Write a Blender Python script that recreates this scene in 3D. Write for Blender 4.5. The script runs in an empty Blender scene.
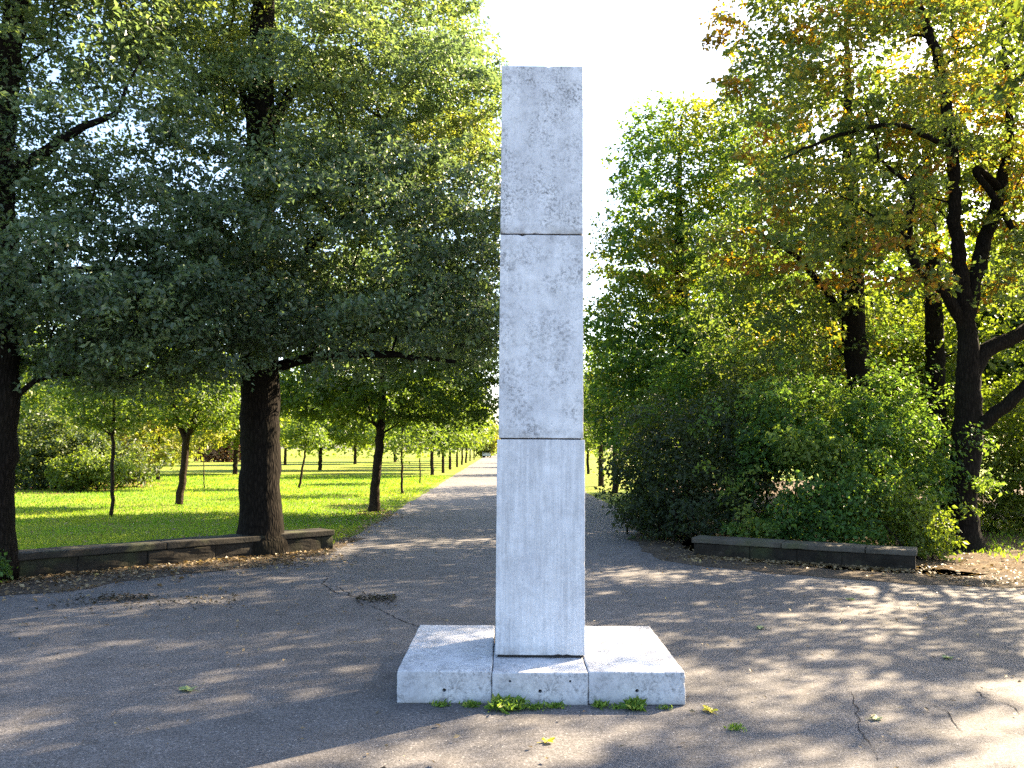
import bpy, bmesh, math, random
import numpy as np
from mathutils import Vector, Matrix, noise

R = math.radians
random.seed(7)
sc = bpy.context.scene
COL = sc.collection

# ------------------------------------------------------------------ camera
F, CX, CY, HC = 800.0, 512.0, 384.0, 1.6
PITCH, YAW, ROLL = R(4.7), R(1.15), R(0.4)
MC = Matrix.Rotation(-YAW, 3, 'Z') @ Matrix.Rotation(R(90) + PITCH, 3, 'X') @ Matrix.Rotation(ROLL, 3, 'Z')
EYE = Vector((0, 0, HC))
cd = bpy.data.cameras.new('camera')
cam = bpy.data.objects.new('camera', cd)
COL.objects.link(cam)
cam.matrix_world = Matrix.Translation(EYE) @ MC.to_4x4()
cd.sensor_width = 36.0
cd.lens = F * 36.0 / 1024.0
cd.clip_start, cd.clip_end = 0.05, 3000.0
sc.camera = cam


def ray(px, py):
    return MC @ Vector(((px - CX) / F, -(py - CY) / F, -1.0))


def G(px, py, z=0.0):
    """Point of the horizontal plane z that the pixel looks at."""
    d = ray(px, py)
    return EYE + d * ((z - HC) / d.z)


def A(px, py, y):
    """Point at distance y along the path that the pixel looks at."""
    d = ray(px, py)
    return EYE + d * (y / d.y)


# ------------------------------------------------------------------ world, sun
SUN_AZ, SUN_EL = R(54), R(33)           # azimuth measured from +Y (along the path) towards +X
w = bpy.data.worlds.new('World')
sc.world = w
w.use_nodes = True
nt = w.node_tree
bg = nt.nodes['Background']
sky = nt.nodes.new('ShaderNodeTexSky')
sky.sky_type = 'NISHITA'
sky.sun_disc = False
sky.sun_elevation = SUN_EL
sky.sun_rotation = SUN_AZ
sky.dust_density = 2.2
sky.air_density = 1.0
sky.ozone_density = 1.2
nt.links.new(sky.outputs[0], bg.inputs[0])
bg.inputs[1].default_value = 0.075
sd = bpy.data.lights.new('sun', 'SUN')
sd.energy = 5.0
sd.angle = R(0.5)
sd.color = (1.0, 0.80, 0.53)
so = bpy.data.objects.new('sun', sd)
COL.objects.link(so)
S = Vector((math.sin(SUN_AZ) * math.cos(SUN_EL), math.cos(SUN_AZ) * math.cos(SUN_EL), math.sin(SUN_EL)))
so.rotation_euler = S.to_track_quat('Z', 'Y').to_euler()
so.location = S * 60
vs = sc.view_settings
vs.view_transform = 'Standard'
vs.look = 'None'
vs.exposure = 2.95
vs.gamma = 1.0
vs.use_curve_mapping = False
sc.render.engine = 'CYCLES'
sc.render.filter_size = 1.1
cy = sc.cycles
cy.max_bounces = 6
cy.diffuse_bounces = 3
cy.glossy_bounces = 2
cy.transmission_bounces = 3
cy.transparent_max_bounces = 4
cy.use_denoising = False
try:
    cy.denoiser = 'OPENIMAGEDENOISE'
except Exception:
    pass
cy.use_adaptive_sampling = False


# ------------------------------------------------------------------ naming helpers
def link(o, parent=None):
    COL.objects.link(o)
    if parent is not None:
        o.parent = parent
    return o


def tag(o, label=None, cat=None, group=None, kind=None):
    if label:
        o['label'] = label
    if cat:
        o['category'] = cat
    if group:
        o['group'] = group
    if kind:
        o['kind'] = kind
    return o


def empty(name, loc=(0, 0, 0), rz=0.0):
    o = bpy.data.objects.new(name, None)
    o.empty_display_size = 0.2
    o.location = loc
    o.rotation_euler = (0, 0, rz)
    return link(o)


def bm_obj(name, bm, m, parent=None, smooth=False):
    me = bpy.data.meshes.new(name)
    bm.normal_update()
    bm.to_mesh(me)
    bm.free()
    me.materials.append(m)
    if smooth:
        me.polygons.foreach_set('use_smooth', [True] * len(me.polygons))
    return link(bpy.data.objects.new(name, me), parent)


def np_obj(name, V, quads, m, parent=None, smooth=True, attrs=None):
    """Mesh object from numpy vertices (n,3) and faces (k,3 or 4)."""
    V = np.ascontiguousarray(V, dtype=np.float32)
    Q = np.ascontiguousarray(quads, dtype=np.int32)
    k = Q.shape[1]
    me = bpy.data.meshes.new(name)
    me.vertices.add(len(V))
    me.vertices.foreach_set('co', V.ravel())
    me.loops.add(Q.size)
    me.loops.foreach_set('vertex_index', Q.ravel())
    me.polygons.add(len(Q))
    me.polygons.foreach_set('loop_start', np.arange(0, Q.size, k, dtype=np.int32))
    me.update(calc_edges=True)
    me.polygons.foreach_set('use_smooth', np.full(len(Q), smooth, dtype=bool))
    for an, av in (attrs or {}).items():
        a = me.attributes.new(an, 'FLOAT', 'FACE')
        a.data.foreach_set('value', np.ascontiguousarray(av, dtype=np.float32))
    me.materials.append(m)
    return link(bpy.data.objects.new(name, me), parent)


# ------------------------------------------------------------------ materials
class NT:
    def __init__(self, name):
        self.m = bpy.data.materials.new(name)
        self.m.use_nodes = True
        self.t = self.m.node_tree
        self.b = self.t.nodes['Principled BSDF']
        self.out = self.t.nodes['Material Output']

    def n(self, typ, **kw):
        x = self.t.nodes.new('ShaderNode' + typ)
        for k, v in kw.items():
            setattr(x, k, v)
        return x

    def l(self, a, b):
        self.t.links.new(a, b)

    def coord(self, scale=(1, 1, 1), kind='Object'):
        c = self.n('TexCoord')
        mp = self.n('Mapping')
        mp.inputs['Scale'].default_value = scale
        self.l(c.outputs[kind], mp.inputs[0])
        return mp.outputs[0]

    def noise(self, vec, scale, detail=4.0, rough=0.55, dist=0.0):
        x = self.n('TexNoise')
        x.inputs['Scale'].default_value = scale
        x.inputs['Detail'].default_value = detail
        x.inputs['Roughness'].default_value = rough
        x.inputs['Distortion'].default_value = dist
        self.l(vec, x.inputs['Vector'])
        return x.outputs[0]

    def ramp(self, fac, stops, interp='LINEAR'):
        x = self.n('ValToRGB')
        x.color_ramp.interpolation = interp
        e = x.color_ramp.elements
        while len(e) < len(stops):
            e.new(0.5)
        for i, (p, c) in enumerate(stops):
            e[i].position = p
            e[i].color = (c, c, c, 1) if isinstance(c, (int, float)) else (*c, 1)
        self.l(fac, x.inputs[0])
        return x.outputs[0]

    def mix(self, fac, a, b, mode='MIX'):
        x = self.n('Mix', data_type='RGBA', blend_type=mode)
        for s, v in ((x.inputs[0], fac), (x.inputs[6], a), (x.inputs[7], b)):
            if isinstance(v, (int, float)):
                s.default_value = v
            elif isinstance(v, tuple):
                s.default_value = (*v, 1)
            else:
                self.l(v, s)
        return x.outputs[2]

    def math(self, op, a, b=0.0):
        x = self.n('Math', operation=op)
        for s, v in ((x.inputs[0], a), (x.inputs[1], b)):
            if isinstance(v, (int, float)):
                s.default_value = v
            else:
                self.l(v, s)
        return x.outputs[0]

    def bump(self, h, strength=0.5, dist=0.01):
        x = self.n('Bump')
        x.inputs['Strength'].default_value = strength
        x.inputs['Distance'].default_value = dist
        self.l(h, x.inputs['Height'])
        self.l(x.outputs[0], self.b.inputs['Normal'])

    def base(self, c, rough=0.8, spec=0.3):
        if isinstance(c, tuple):
            self.b.inputs['Base Color'].default_value = (*c, 1)
        else:
            self.l(c, self.b.inputs['Base Color'])
        self.b.inputs['Roughness'].default_value = rough
        self.b.inputs['Specular IOR Level'].default_value = spec
        return self.m


def leaf_mat(name, stops, trans=(0.29, 0.37, 0.04), tmix=0.42, rough=0.5, spec=0.35):
    """Leaf colours picked along a ramp by the clump value plus a per-leaf value; light also passes through the blade."""
    k = NT(name)
    a1 = k.n('Attribute', attribute_name='clump')
    a2 = k.n('Attribute', attribute_name='tint')
    t = k.math('ADD', k.math('MULTIPLY', a1.outputs['Fac'], 0.72), k.math('MULTIPLY', a2.outputs['Fac'], 0.28))
    c = k.ramp(t, stops)
    hv = k.n('HueSaturation')
    k.l(c, hv.inputs['Color'])
    k.l(k.math('ADD', k.math('MULTIPLY', a2.outputs['Fac'], 0.7), 0.65), hv.inputs['Value'])
    k.base(hv.outputs[0], rough, spec)
    tr = k.n('BsdfTranslucent')
    hv2 = k.n('HueSaturation')
    hv2.inputs['Saturation'].default_value = 1.1
    hv2.inputs['Value'].default_value = 2.6
    k.l(k.mix(0.5, hv.outputs[0], tuple(x * 0.4 for x in trans)), hv2.inputs['Color'])
    k.l(hv2.outputs[0], tr.inputs[0])
    ms = k.n('MixShader')
    ms.inputs[0].default_value = tmix
    k.l(k.b.outputs[0], ms.inputs[1])
    k.l(tr.outputs[0], ms.inputs[2])
    k.l(ms.outputs[0], k.out.inputs[0])
    return k.m


GREEN = [(0.0, (0.026, 0.052, 0.016)), (0.45, (0.045, 0.088, 0.022)), (0.8, (0.075, 0.12, 0.024)), (1.0, (0.12, 0.145, 0.024))]
M_LINDEN = leaf_mat('linden_leaves', [(0.0, (0.046, 0.074, 0.044)), (0.45, (0.076, 0.120, 0.066)), (0.75, (0.115, 0.150, 0.045)), (1.0, (0.19, 0.18, 0.03))], trans=(0.22, 0.30, 0.05), tmix=0.38, rough=0.4, spec=0.6)
M_OAK = leaf_mat('oak_leaves', [(0.0, (0.040, 0.068, 0.028)), (0.4, (0.068, 0.102, 0.034)), (0.62, (0.11, 0.125, 0.028)), (0.74, (0.20, 0.150, 0.030)),
                                (0.86, (0.30, 0.125, 0.025)), (1.0, (0.24, 0.085, 0.028))])
M_MAPLE = leaf_mat('maple_leaves', [(0.0, (0.024, 0.070, 0.020)), (0.42, (0.044, 0.112, 0.026)), (0.68, (0.10, 0.135, 0.022)), (0.86, (0.2, 0.17, 0.03)), (1.0, (0.28, 0.15, 0.03))])
M_AVENUE = leaf_mat('avenue_leaves', GREEN)
M_LILAC = leaf_mat('lilac_leaves', [(0.0, (0.012, 0.022, 0.012)), (0.6, (0.021, 0.036, 0.017)), (1.0, (0.06, 0.075, 0.03))], tmix=0.25, spec=0.3)
M_DARKSHRUB = leaf_mat('dark_shrub_leaves', [(0.0, (0.016, 0.030, 0.012)), (0.6, (0.030, 0.055, 0.018)), (1.0, (0.09, 0.11, 0.025))], tmix=0.3)
M_SHRUB = leaf_mat('shrub_leaves', [(0.0, (0.030, 0.078, 0.022)), (0.5, (0.062, 0.135, 0.032)), (1.0, (0.15, 0.185, 0.04))])
M_YELLOW = leaf_mat('yellowing_leaves', [(0.0, (0.08, 0.105, 0.022)), (0.6, (0.17, 0.16, 0.028)), (1.0, (0.27, 0.19, 0.03))])
M_BRIGHT = leaf_mat('bright_shrub_leaves', [(0.0, (0.05, 0.085, 0.018)), (0.6, (0.09, 0.128, 0.022)), (1.0, (0.17, 0.165, 0.028))])
M_LITTER = leaf_mat('dry_leaves', [(0.0, (0.075, 0.050, 0.028)), (0.5, (0.155, 0.115, 0.065)), (0.85, (0.25, 0.195, 0.11)), (1.0, (0.31, 0.25, 0.08))], tmix=0.12, trans=(0.3, 0.2, 0.05))
M_DEBRIS = leaf_mat('dark_debris', [(0.0, (0.016, 0.013, 0.011)), (0.7, (0.035, 0.027, 0.020)), (1.0, (0.12, 0.085, 0.05))], tmix=0.05)
M_RUST = leaf_mat('rusty_leaves', [(0.0, (0.15, 0.075, 0.05)), (0.5, (0.28, 0.15, 0.10)), (1.0, (0.36, 0.24, 0.14))], trans=(0.4, 0.25, 0.12), tmix=0.3)
M_GRASS = leaf_mat('grass_blades', [(0.0, (0.050, 0.140, 0.022)), (0.5, (0.100, 0.195, 0.026)), (1.0, (0.24, 0.25, 0.05))], tmix=0.45, rough=0.6, spec=0.15)
M_WEED = leaf_mat('weed_blades', [(0.0, (0.07, 0.15, 0.03)), (0.6, (0.13, 0.22, 0.04)), (1.0, (0.28, 0.27, 0.07))], tmix=0.35, rough=0.6, spec=0.15)
M_YLEAF = leaf_mat('fresh_yellow_leaf', [(0.0, (0.42, 0.36, 0.02)), (1.0, (0.55, 0.47, 0.03))], tmix=0.15)
M_GLEAF = leaf_mat('pale_green_leaf', [(0.0, (0.14, 0.2, 0.07)), (1.0, (0.26, 0.3, 0.14))], tmix=0.15)


def bark_mat(name, c0, c1, sx=9.0):
    k = NT(name)
    v = k.coord((sx, sx, sx * 0.26))
    n1 = k.noise(v, 1.0, 6, 0.65, 0.6)
    n2 = k.noise(k.coord((1, 1, 1)), 1.3, 3)
    vo = k.n('TexVoronoi', feature='DISTANCE_TO_EDGE')
    vo.inputs['Scale'].default_value = 1.8
    k.l(v, vo.inputs['Vector'])
    h = k.math('ADD', k.math('MULTIPLY', vo.outputs['Distance'], 1.6), k.math('MULTIPLY', n1, 0.7))
    c = k.ramp(h, [(0.25, c0), (0.9, c1)])
    c = k.mix(k.ramp(n2, [(0.5, 0.0), (0.75, 0.55)]), c, (c1[0] * 0.9, c1[1] * 1.1, c1[2] * 0.85))
    k.bump(h, 0.8, 0.02)
    return k.base(c, 0.95, 0.06)


M_BARK = bark_mat('dark_bark', (0.005, 0.0042, 0.0036), (0.019, 0.0155, 0.013), 14.0)
M_BARK2 = bark_mat('grey_brown_bark', (0.014, 0.0105, 0.008), (0.052, 0.039, 0.030), 20.0)


def asphalt_mat():
    k = NT('asphalt')
    v = k.coord()
    big = k.noise(v, 0.55, 5, 0.6)
    mid = k.noise(v, 5.0, 6, 0.65)
    fine = k.noise(v, 85.0, 4, 0.7)
    vo = k.n('TexVoronoi', feature='F1')
    vo.inputs['Scale'].default_value = 55.0
    k.l(v, vo.inputs['Vector'])
    c = k.ramp(big, [(0.3, (0.084, 0.082, 0.087)), (0.7, (0.134, 0.127, 0.130))])
    c = k.mix(0.75, c, k.ramp(mid, [(0.25, 0.55), (0.75, 1.3)]), 'MULTIPLY')
    c = k.mix(0.75, c, k.ramp(fine, [(0.34, 0.25), (0.66, 1.75)]), 'MULTIPLY')
    c = k.mix(0.8, c, k.ramp(k.noise(v, 38.0, 4, 0.75), [(0.35, 0.5), (0.65, 1.5)]), 'MULTIPLY')
    # pale grit and stone chips, one cell in a dozen
    sp = k.ramp(vo.outputs['Color'], [(0.82, 0.0), (0.86, 1.0)])
    dot = k.ramp(vo.outputs['Distance'], [(0.14, 1.0), (0.40, 0.0)])
    c = k.mix(k.math('MULTIPLY', k.math('MULTIPLY', sp, dot), 0.75), c, (0.45, 0.43, 0.41))
    # worn brown dust
    c = k.mix(k.ramp(k.noise(v, 0.9, 6, 0.7, 0.5), [(0.52, 0.0), (0.72, 0.35)]), c, (0.135, 0.112, 0.092))
    # dark tar-like stains
    c = k.mix(k.ramp(k.noise(v, 1.7, 5, 0.6, 1.0), [(0.60, 0.0), (0.70, 0.5)]), c, (0.042, 0.040, 0.042))
    # hairline cracks
    dv = k.n('VectorMath', operation='ADD')
    nz = k.n('TexNoise')
    nz.inputs['Scale'].default_value = 1.6
    nz.inputs['Detail'].default_value = 5
    k.l(v, nz.inputs['Vector'])
    k.l(v, dv.inputs[0])
    k.l(nz.outputs['Color'], dv.inputs[1])
    ve = k.n('TexVoronoi', feature='DISTANCE_TO_EDGE')
    ve.inputs['Scale'].default_value = 0.75
    k.l(dv.outputs[0], ve.inputs['Vector'])
    cr = k.ramp(ve.outputs['Distance'], [(0.002, 1.0), (0.007, 0.0)])
    cm = k.math('MULTIPLY', cr, k.ramp(k.noise(v, 0.5, 3), [(0.55, 0.0), (0.66, 1.0)]))
    c = k.mix(k.math('MULTIPLY', cm, 0.7), c, (0.02, 0.018, 0.018))
    h = k.math('ADD', k.math('MULTIPLY', fine, 0.6), k.math('MULTIPLY', mid, 0.9))
    h = k.math('SUBTRACT', h, cm)
    k.bump(h, 0.55, 0.012)
    return k.base(c, 0.82, 0.3)


M_ASPHALT = asphalt_mat()


def soil_mat(name, c0, c1, c2):
    k = NT(name)
    v = k.coord()
    c = k.ramp(k.noise(v, 2.2, 8, 0.7), [(0.3, c0), (0.5, c1), (0.72, c2)])
    c = k.mix(0.6, c, k.ramp(k.noise(v, 45, 4, 0.7), [(0.3, 0.4), (0.7, 1.5)]), 'MULTIPLY')
    k.bump(k.noise(v, 30, 6, 0.7), 0.9, 0.03)
    return k.base(c, 0.95, 0.1)


M_EARTH = soil_mat('woodland_earth', (0.045, 0.032, 0.022), (0.085, 0.060, 0.038), (0.15, 0.11, 0.065))
M_REDEARTH = soil_mat('reddish_soil', (0.10, 0.05, 0.03), (0.17, 0.085, 0.05), (0.22, 0.14, 0.06))
M_DIRT = soil_mat('dusty_verge', (0.050, 0.042, 0.036), (0.085, 0.070, 0.056), (0.13, 0.105, 0.08))


def lawn_mat():
    k = NT('lawn_turf')
    v = k.coord()
    c = k.ramp(k.noise(v, 0.35, 6, 0.65), [(0.3, (0.075, 0.150, 0.018)), (0.5, (0.150, 0.200, 0.026)), (0.7, (0.26, 0.24, 0.05))])
    c = k.mix(0.7, c, k.ramp(k.noise(v, 18, 5, 0.7), [(0.3, 0.5), (0.7, 1.5)]), 'MULTIPLY')
    dry = k.ramp(k.noise(v, 0.16, 5, 0.6, 0.4), [(0.56, 0.0), (0.70, 0.6)])
    c = k.mix(dry, c, (0.15, 0.115, 0.04))
    k.bump(k.noise(v, 40, 5, 0.7), 1.0, 0.05)
    return k.base(c, 0.9, 0.1)


M_LAWN = lawn_mat()


def marble_mat(name, streak=False, dark=0.5, seed=0.0, pale=1.0):
    """Weathered pale limestone: grey mottling, dirt specks, pores; 'streak' gives the vertical combing of the lowest block."""
    k = NT(name)
    c0 = k.n('TexCoord')
    mp = k.n('Mapping')
    mp.inputs['Location'].default_value = (seed, seed * 0.7, seed * 1.3)
    k.l(c0.outputs['Object'], mp.inputs[0])
    v = mp.outputs[0]
    big = k.noise(v, 2.4, 6, 0.62, 0.3)
    mid = k.noise(v, 11, 7, 0.7, 0.4)
    fine = k.noise(v, 70, 4, 0.7)
    c = k.ramp(big, [(0.3, tuple(q * pale for q in (0.545, 0.555, 0.60))), (0.55, tuple(q * pale for q in (0.66, 0.67, 0.71))), (0.75, tuple(q * pale for q in (0.71, 0.71, 0.73)))])
    c = k.mix(0.45, c, k.ramp(mid, [(0.3, 0.62), (0.62, 1.12)]), 'MULTIPLY')
    # dark lichen-like blotches where two scales of noise agree
    blot = k.math('MULTIPLY', k.ramp(k.noise(v, 5.0, 6, 0.7, 0.3), [(0.42, 0.06), (0.62, 1.0)]), k.ramp(k.noise(v, 46, 5, 0.85), [(0.47, 0.0), (0.57, 1.0)]))
    sz_ = k.n('SeparateXYZ')
    k.l(c0.outputs['Object'], sz_.inputs[0])
    soilz = k.math('MULTIPLY', k.ramp(sz_.outputs[2], [(0.0, 1.0), (0.075, 0.0)]), k.ramp(k.noise(v, 9, 6, 0.7), [(0.38, 0.0), (0.62, 1.0)]))
    c = k.mix(k.math('MULTIPLY', soilz, 0.6), c, (0.19, 0.17, 0.14))
    c = k.mix(k.math('MULTIPLY', blot, dark), c, (0.10, 0.10, 0.105))
    pores = k.ramp(k.noise(v, 95, 3, 0.6), [(0.64, 0.0), (0.70, 0.7)])
    c = k.mix(k.math('MULTIPLY', pores, 0.8), c, (0.17, 0.17, 0.18))
    h = k.math('ADD', k.math('MULTIPLY', fine, 0.5), k.math('MULTIPLY', mid, 0.6))
    mp3 = k.n('Mapping')
    mp3.inputs['Location'].default_value = (seed, 0, seed)
    mp3.inputs['Scale'].default_value = (11, 11, 0.9)
    k.l(c0.outputs['Object'], mp3.inputs[0])
    c = k.mix(0.55, c, k.ramp(k.noise(mp3.outputs[0], 1.0, 5, 0.65), [(0.36, 0.80), (0.56, 1.06)]), 'MULTIPLY')
    if streak:
        mp2 = k.n('Mapping')
        mp2.inputs['Scale'].default_value = (60, 60, 2.6)
        k.l(c0.outputs['Object'], mp2.inputs[0])
        st = k.noise(mp2.outputs[0], 1.0, 5, 0.7)
        c = k.mix(0.6, c, k.ramp(st, [(0.32, 0.70), (0.6, 1.08)]), 'MULTIPLY')
        h = k.math('ADD', h, k.math('MULTIPLY', st, 1.0))
    k.bump(h, 0.35, 0.006)
    return k.base(c, 0.75, 0.3)


M_STONE_A = marble_mat('weathered_limestone_upper', dark=0.85, seed=0.0)
M_STONE_B = marble_mat('weathered_limestone_middle', dark=0.7, seed=4.3)
M_STONE_C = marble_mat('combed_limestone_lower', True, dark=0.15, seed=9.1)
M_SLAB = marble_mat('slab_limestone', dark=0.75, seed=13.7, pale=0.84)


def simple(name, c, rough=0.8, spec=0.3):
    return NT(name).base(c, rough, spec)


M_JOINT = simple('dark_joint', (0.035, 0.033, 0.032), 0.95, 0.1)
M_CRACK = simple('crack_void', (0.018, 0.016, 0.016), 0.95, 0.1)


def wall_mat():
    k = NT('old_wall_stone')
    v = k.coord()
    c = k.ramp(k.noise(v, 4, 7, 0.7), [(0.3, (0.012, 0.0105, 0.009)), (0.6, (0.030, 0.026, 0.021)), (0.8, (0.075, 0.066, 0.054))])
    c = k.mix(k.ramp(k.noise(v, 1.6, 4), [(0.52, 0.0), (0.7, 0.5)]), c, (0.055, 0.07, 0.03))
    c = k.mix(0.5, c, k.ramp(k.noise(v, 40, 5, 0.7), [(0.3, 0.5), (0.7, 1.5)]), 'MULTIPLY')
    k.bump(k.noise(v, 16, 7, 0.75), 0.9, 0.02)
    return k.base(c, 0.92, 0.15)


M_WALL = wall_mat()


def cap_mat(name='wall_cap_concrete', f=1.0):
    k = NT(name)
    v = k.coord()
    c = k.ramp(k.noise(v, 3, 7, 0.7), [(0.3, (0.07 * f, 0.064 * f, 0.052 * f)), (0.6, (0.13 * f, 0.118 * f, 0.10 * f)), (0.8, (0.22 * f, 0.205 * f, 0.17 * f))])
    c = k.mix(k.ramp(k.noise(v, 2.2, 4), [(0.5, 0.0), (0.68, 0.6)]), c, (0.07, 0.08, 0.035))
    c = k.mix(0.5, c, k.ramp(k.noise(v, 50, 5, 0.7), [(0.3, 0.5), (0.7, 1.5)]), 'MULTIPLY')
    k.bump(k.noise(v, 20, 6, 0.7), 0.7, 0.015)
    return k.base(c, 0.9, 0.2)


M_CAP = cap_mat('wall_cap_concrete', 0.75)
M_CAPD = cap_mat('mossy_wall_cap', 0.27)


# ------------------------------------------------------------------ ground sheets
def sheet(name, pts, z, m, jitter=0.0, step=0.5, seed=1, kind='structure'):
    """Flat polygon (triangulated) whose outline is resampled and roughened."""
    rnd = random.Random(seed)
    P = []
    n = len(pts)
    for i in range(n):
        a, b = Vector(pts[i]), Vector(pts[(i + 1) % n])
        L = (b - a).length
        k = max(1, int(min(L / step, 160)))
        nrm = Vector((-(b - a).y, (b - a).x)).normalized()
        for j in range(k):
            p = a.lerp(b, j / k)
            if jitter and j:
                q = noise.noise(Vector((p.x * 0.9, p.y * 0.9, seed * 3.7))) + 0.5 * noise.noise(Vector((p.x * 3.1, p.y * 3.1, seed * 1.7)))
                p = p + nrm * (q * jitter + rnd.uniform(-0.25, 0.25) * jitter)
            P.append(p)
    bm = bmesh.new()
    vs_ = [bm.verts.new((p.x, p.y, z)) for p in P]
    f = bm.faces.new(vs_)
    bmesh.ops.triangulate(bm, faces=[f])
    for f in bm.faces:
        if f.normal.z < 0:
            f.normal_flip()
    o = bm_obj(name, bm, m)
    if kind:
        o['kind'] = kind
    return o


PATH_L, PATH_R = -2.55, 3.45
sheet('ground', [(-900, -60), (900, -60), (900, 1500), (-900, 1500)], -0.008, M_LAWN)
# woodland floor on the right, under the bushes and the trees
sheet('earth', [(3.2, 11.4), (5.6, 10.0), (60, 9.0), (60, 48), (7.6, 44), (6.2, 30), (4.5, 27), (3.9, 22)], -0.004, M_EARTH, 0.25, 0.5, 3)
plaza = [(-60, 4.5), (-14, 6.2), (-7.2, 9.0), (-5.4, 10.4), (-3.6, 12.1), (-2.75, 13.4), (PATH_L, 15.5), (PATH_L, 40), (PATH_L, 120), (PATH_L, 330),
         (PATH_R, 330), (PATH_R, 120), (PATH_R, 40), (PATH_R, 16.0), (3.0, 13.0), (3.05, 11.8), (4.4, 11.0), (5.8, 10.2), (8, 9.9), (60, 9.2), (60, -40), (-60, -40)]
sheet('path', plaza, 0.0, M_ASPHALT, 0.10, 0.35, 5)
# dusty strip in front of the left wall
vergeL = [(-16, 4.6), (-9.5, 6.7), (-7.0, 7.9), (-5.2, 8.9), (-4.2, 10.0), (-3.3, 10.9), (-2.6, 12.2), (-2.3, 14.6), (-2.75, 14.6), (-3.0, 12.9), (-4.2, 11.5), (-6.0, 9.9), (-7.6, 8.6), (-16, 5.5)]
sheet('verge', vergeL, 0.004, M_DIRT, 0.28, 0.3, 8)
vergeR = [(2.35, 14.5), (2.45, 12.6), (2.7, 11.5), (4.0, 10.5), (5.8, 9.65), (9, 9.35), (20, 9.0), (20, 10.4), (8, 10.3), (5.9, 10.5), (4.4, 11.3), (3.3, 12.0), (3.1, 13.3), (3.5, 16.0), (3.45, 20), (3.1, 18)]
sheet('verge', vergeR, 0.004, M_DIRT, 0.22, 0.3, 12)


es = [G(-30, 493), G(60, 494), (G(115, 490)), G(170, 485), G(140, 479), G(20, 480)]
sheet('earth', [(p.x, p.y) for p in es], -0.003, M_REDEARTH, 0.2, 0.5, 19)


def crack(pts, wmax, seed):
    """Dark open crack in the asphalt along a jagged polyline."""
    rnd = random.Random(seed)
    P = []
    for a, b in zip(pts[:-1], pts[1:]):
        a, b = Vector(a), Vector(b)
        k = max(2, int((b - a).length / 0.06))
        for j in range(k):
            p = a.lerp(b, j / k)
            P.append(p + Vector((rnd.uniform(-1, 1), rnd.uniform(-1, 1), 0)) * 0.018)
    bm = bmesh.new()
    prev = None
    for i, p in enumerate(P):
        d = (P[min(i + 1, len(P) - 1)] - P[max(i - 1, 0)])
        nrm = Vector((-d.y, d.x, 0)).normalized()
        wd = wmax * rnd.uniform(0.25, 1.0) * math.sin(math.pi * (i + 0.6) / (len(P) + 0.2)) ** 0.5
        z = 0.004
        cur = (bm.verts.new((p.x + nrm.x * wd, p.y + nrm.y * wd, z)), bm.verts.new((p.x - nrm.x * wd, p.y - nrm.y * wd, z)))
        if prev:
            bm.faces.new((prev[0], prev[1], cur[1], cur[0]))
        prev = cur
    for f in bm.faces:
        f.normal_update()
        if f.normal.z < 0:
            f.normal_flip()
    o = bm_obj('asphalt_crack', bm, M_CRACK)
    o['kind'] = 'structure'


def gp(*pix):
    return [G(x, y) for x, y in pix]


crack(gp((368, 604), (392, 616), (420, 628), (452, 640), (480, 646)), 0.008, 1)
crack(gp((336, 586), (352, 596), (372, 602), (392, 600)), 0.009, 2)
crack(gp((330, 574), (322, 584), (334, 592), (360, 600)), 0.009, 3)
crack(gp((846, 686), (856, 705), (858, 730), (872, 750), (884, 766)), 0.0045, 4)
crack(gp((160, 598), (180, 604), (214, 606)), 0.008, 5)
crack(gp((975, 690), (990, 700), (1010, 705), (1030, 722)), 0.004, 6)
crack(gp((920, 700), (950, 712), (960, 735)), 0.005, 7)


# ------------------------------------------------------------------ monument
def block_bm(sx, sy, sz, bevel, cut, amp, seed, chips=0):
    """Sawn stone block resting on z=0: bevelled, subdivided, with worn edges and a slightly uneven face."""
    bm = bmesh.new()
    bmesh.ops.create_cube(bm, size=1.0)
    for v in bm.verts:
        v.co = Vector((v.co.x * sx, v.co.y * sy, (v.co.z + 0.5) * sz))
    bmesh.ops.bevel(bm, geom=bm.edges[:], offset=bevel, segments=2, profile=0.5, affect='EDGES')
    for axis, L in ((0, sx), (1, sy), (2, sz)):
        n = int(L / cut)
        for i in range(1, n):
            co = Vector((0, 0, 0))
            co[axis] = (i / n - 0.5) * L if axis < 2 else i / n * L
            no = Vector((0, 0, 0))
            no[axis] = 1
            bmesh.ops.bisect_plane(bm, geom=bm.verts[:] + bm.edges[:] + bm.faces[:], plane_co=co, plane_no=no)
    rnd = random.Random(seed)
    spots = []
    for _ in range(chips):
        e = rnd.choice([(-1, -1, None), (1, -1, None), (None, -1, 1), (None, -1, 0), (-1, None, 1), (1, None, 1)])
        p = Vector((rnd.uniform(-.5, .5) * sx if e[0] is None else e[0] * sx / 2, rnd.uniform(-.5, .5) * sy if e[1] is None else e[1] * sy / 2,
                    rnd.uniform(0, 1) * sz if e[2] is None else e[2] * sz))
        spots.append((p, rnd.uniform(0.008, 0.022)))
    ctr = Vector((0, 0, sz / 2))
    for v in bm.verts:
        q = v.co * 6.0 + Vector((seed * 5.1, seed * 2.3, 0))
        d = noise.noise(q) * amp + noise.noise(v.co * 28 + Vector((seed, 0, 0))) * amp * 0.5
        no = v.normal.copy()
        v.co += no * d
        for p, r in spots:
            L = (v.co - p).length
            if L < r:
                v.co += (ctr - p).normalized() * (r - L) * 0.55
    return bm


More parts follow.
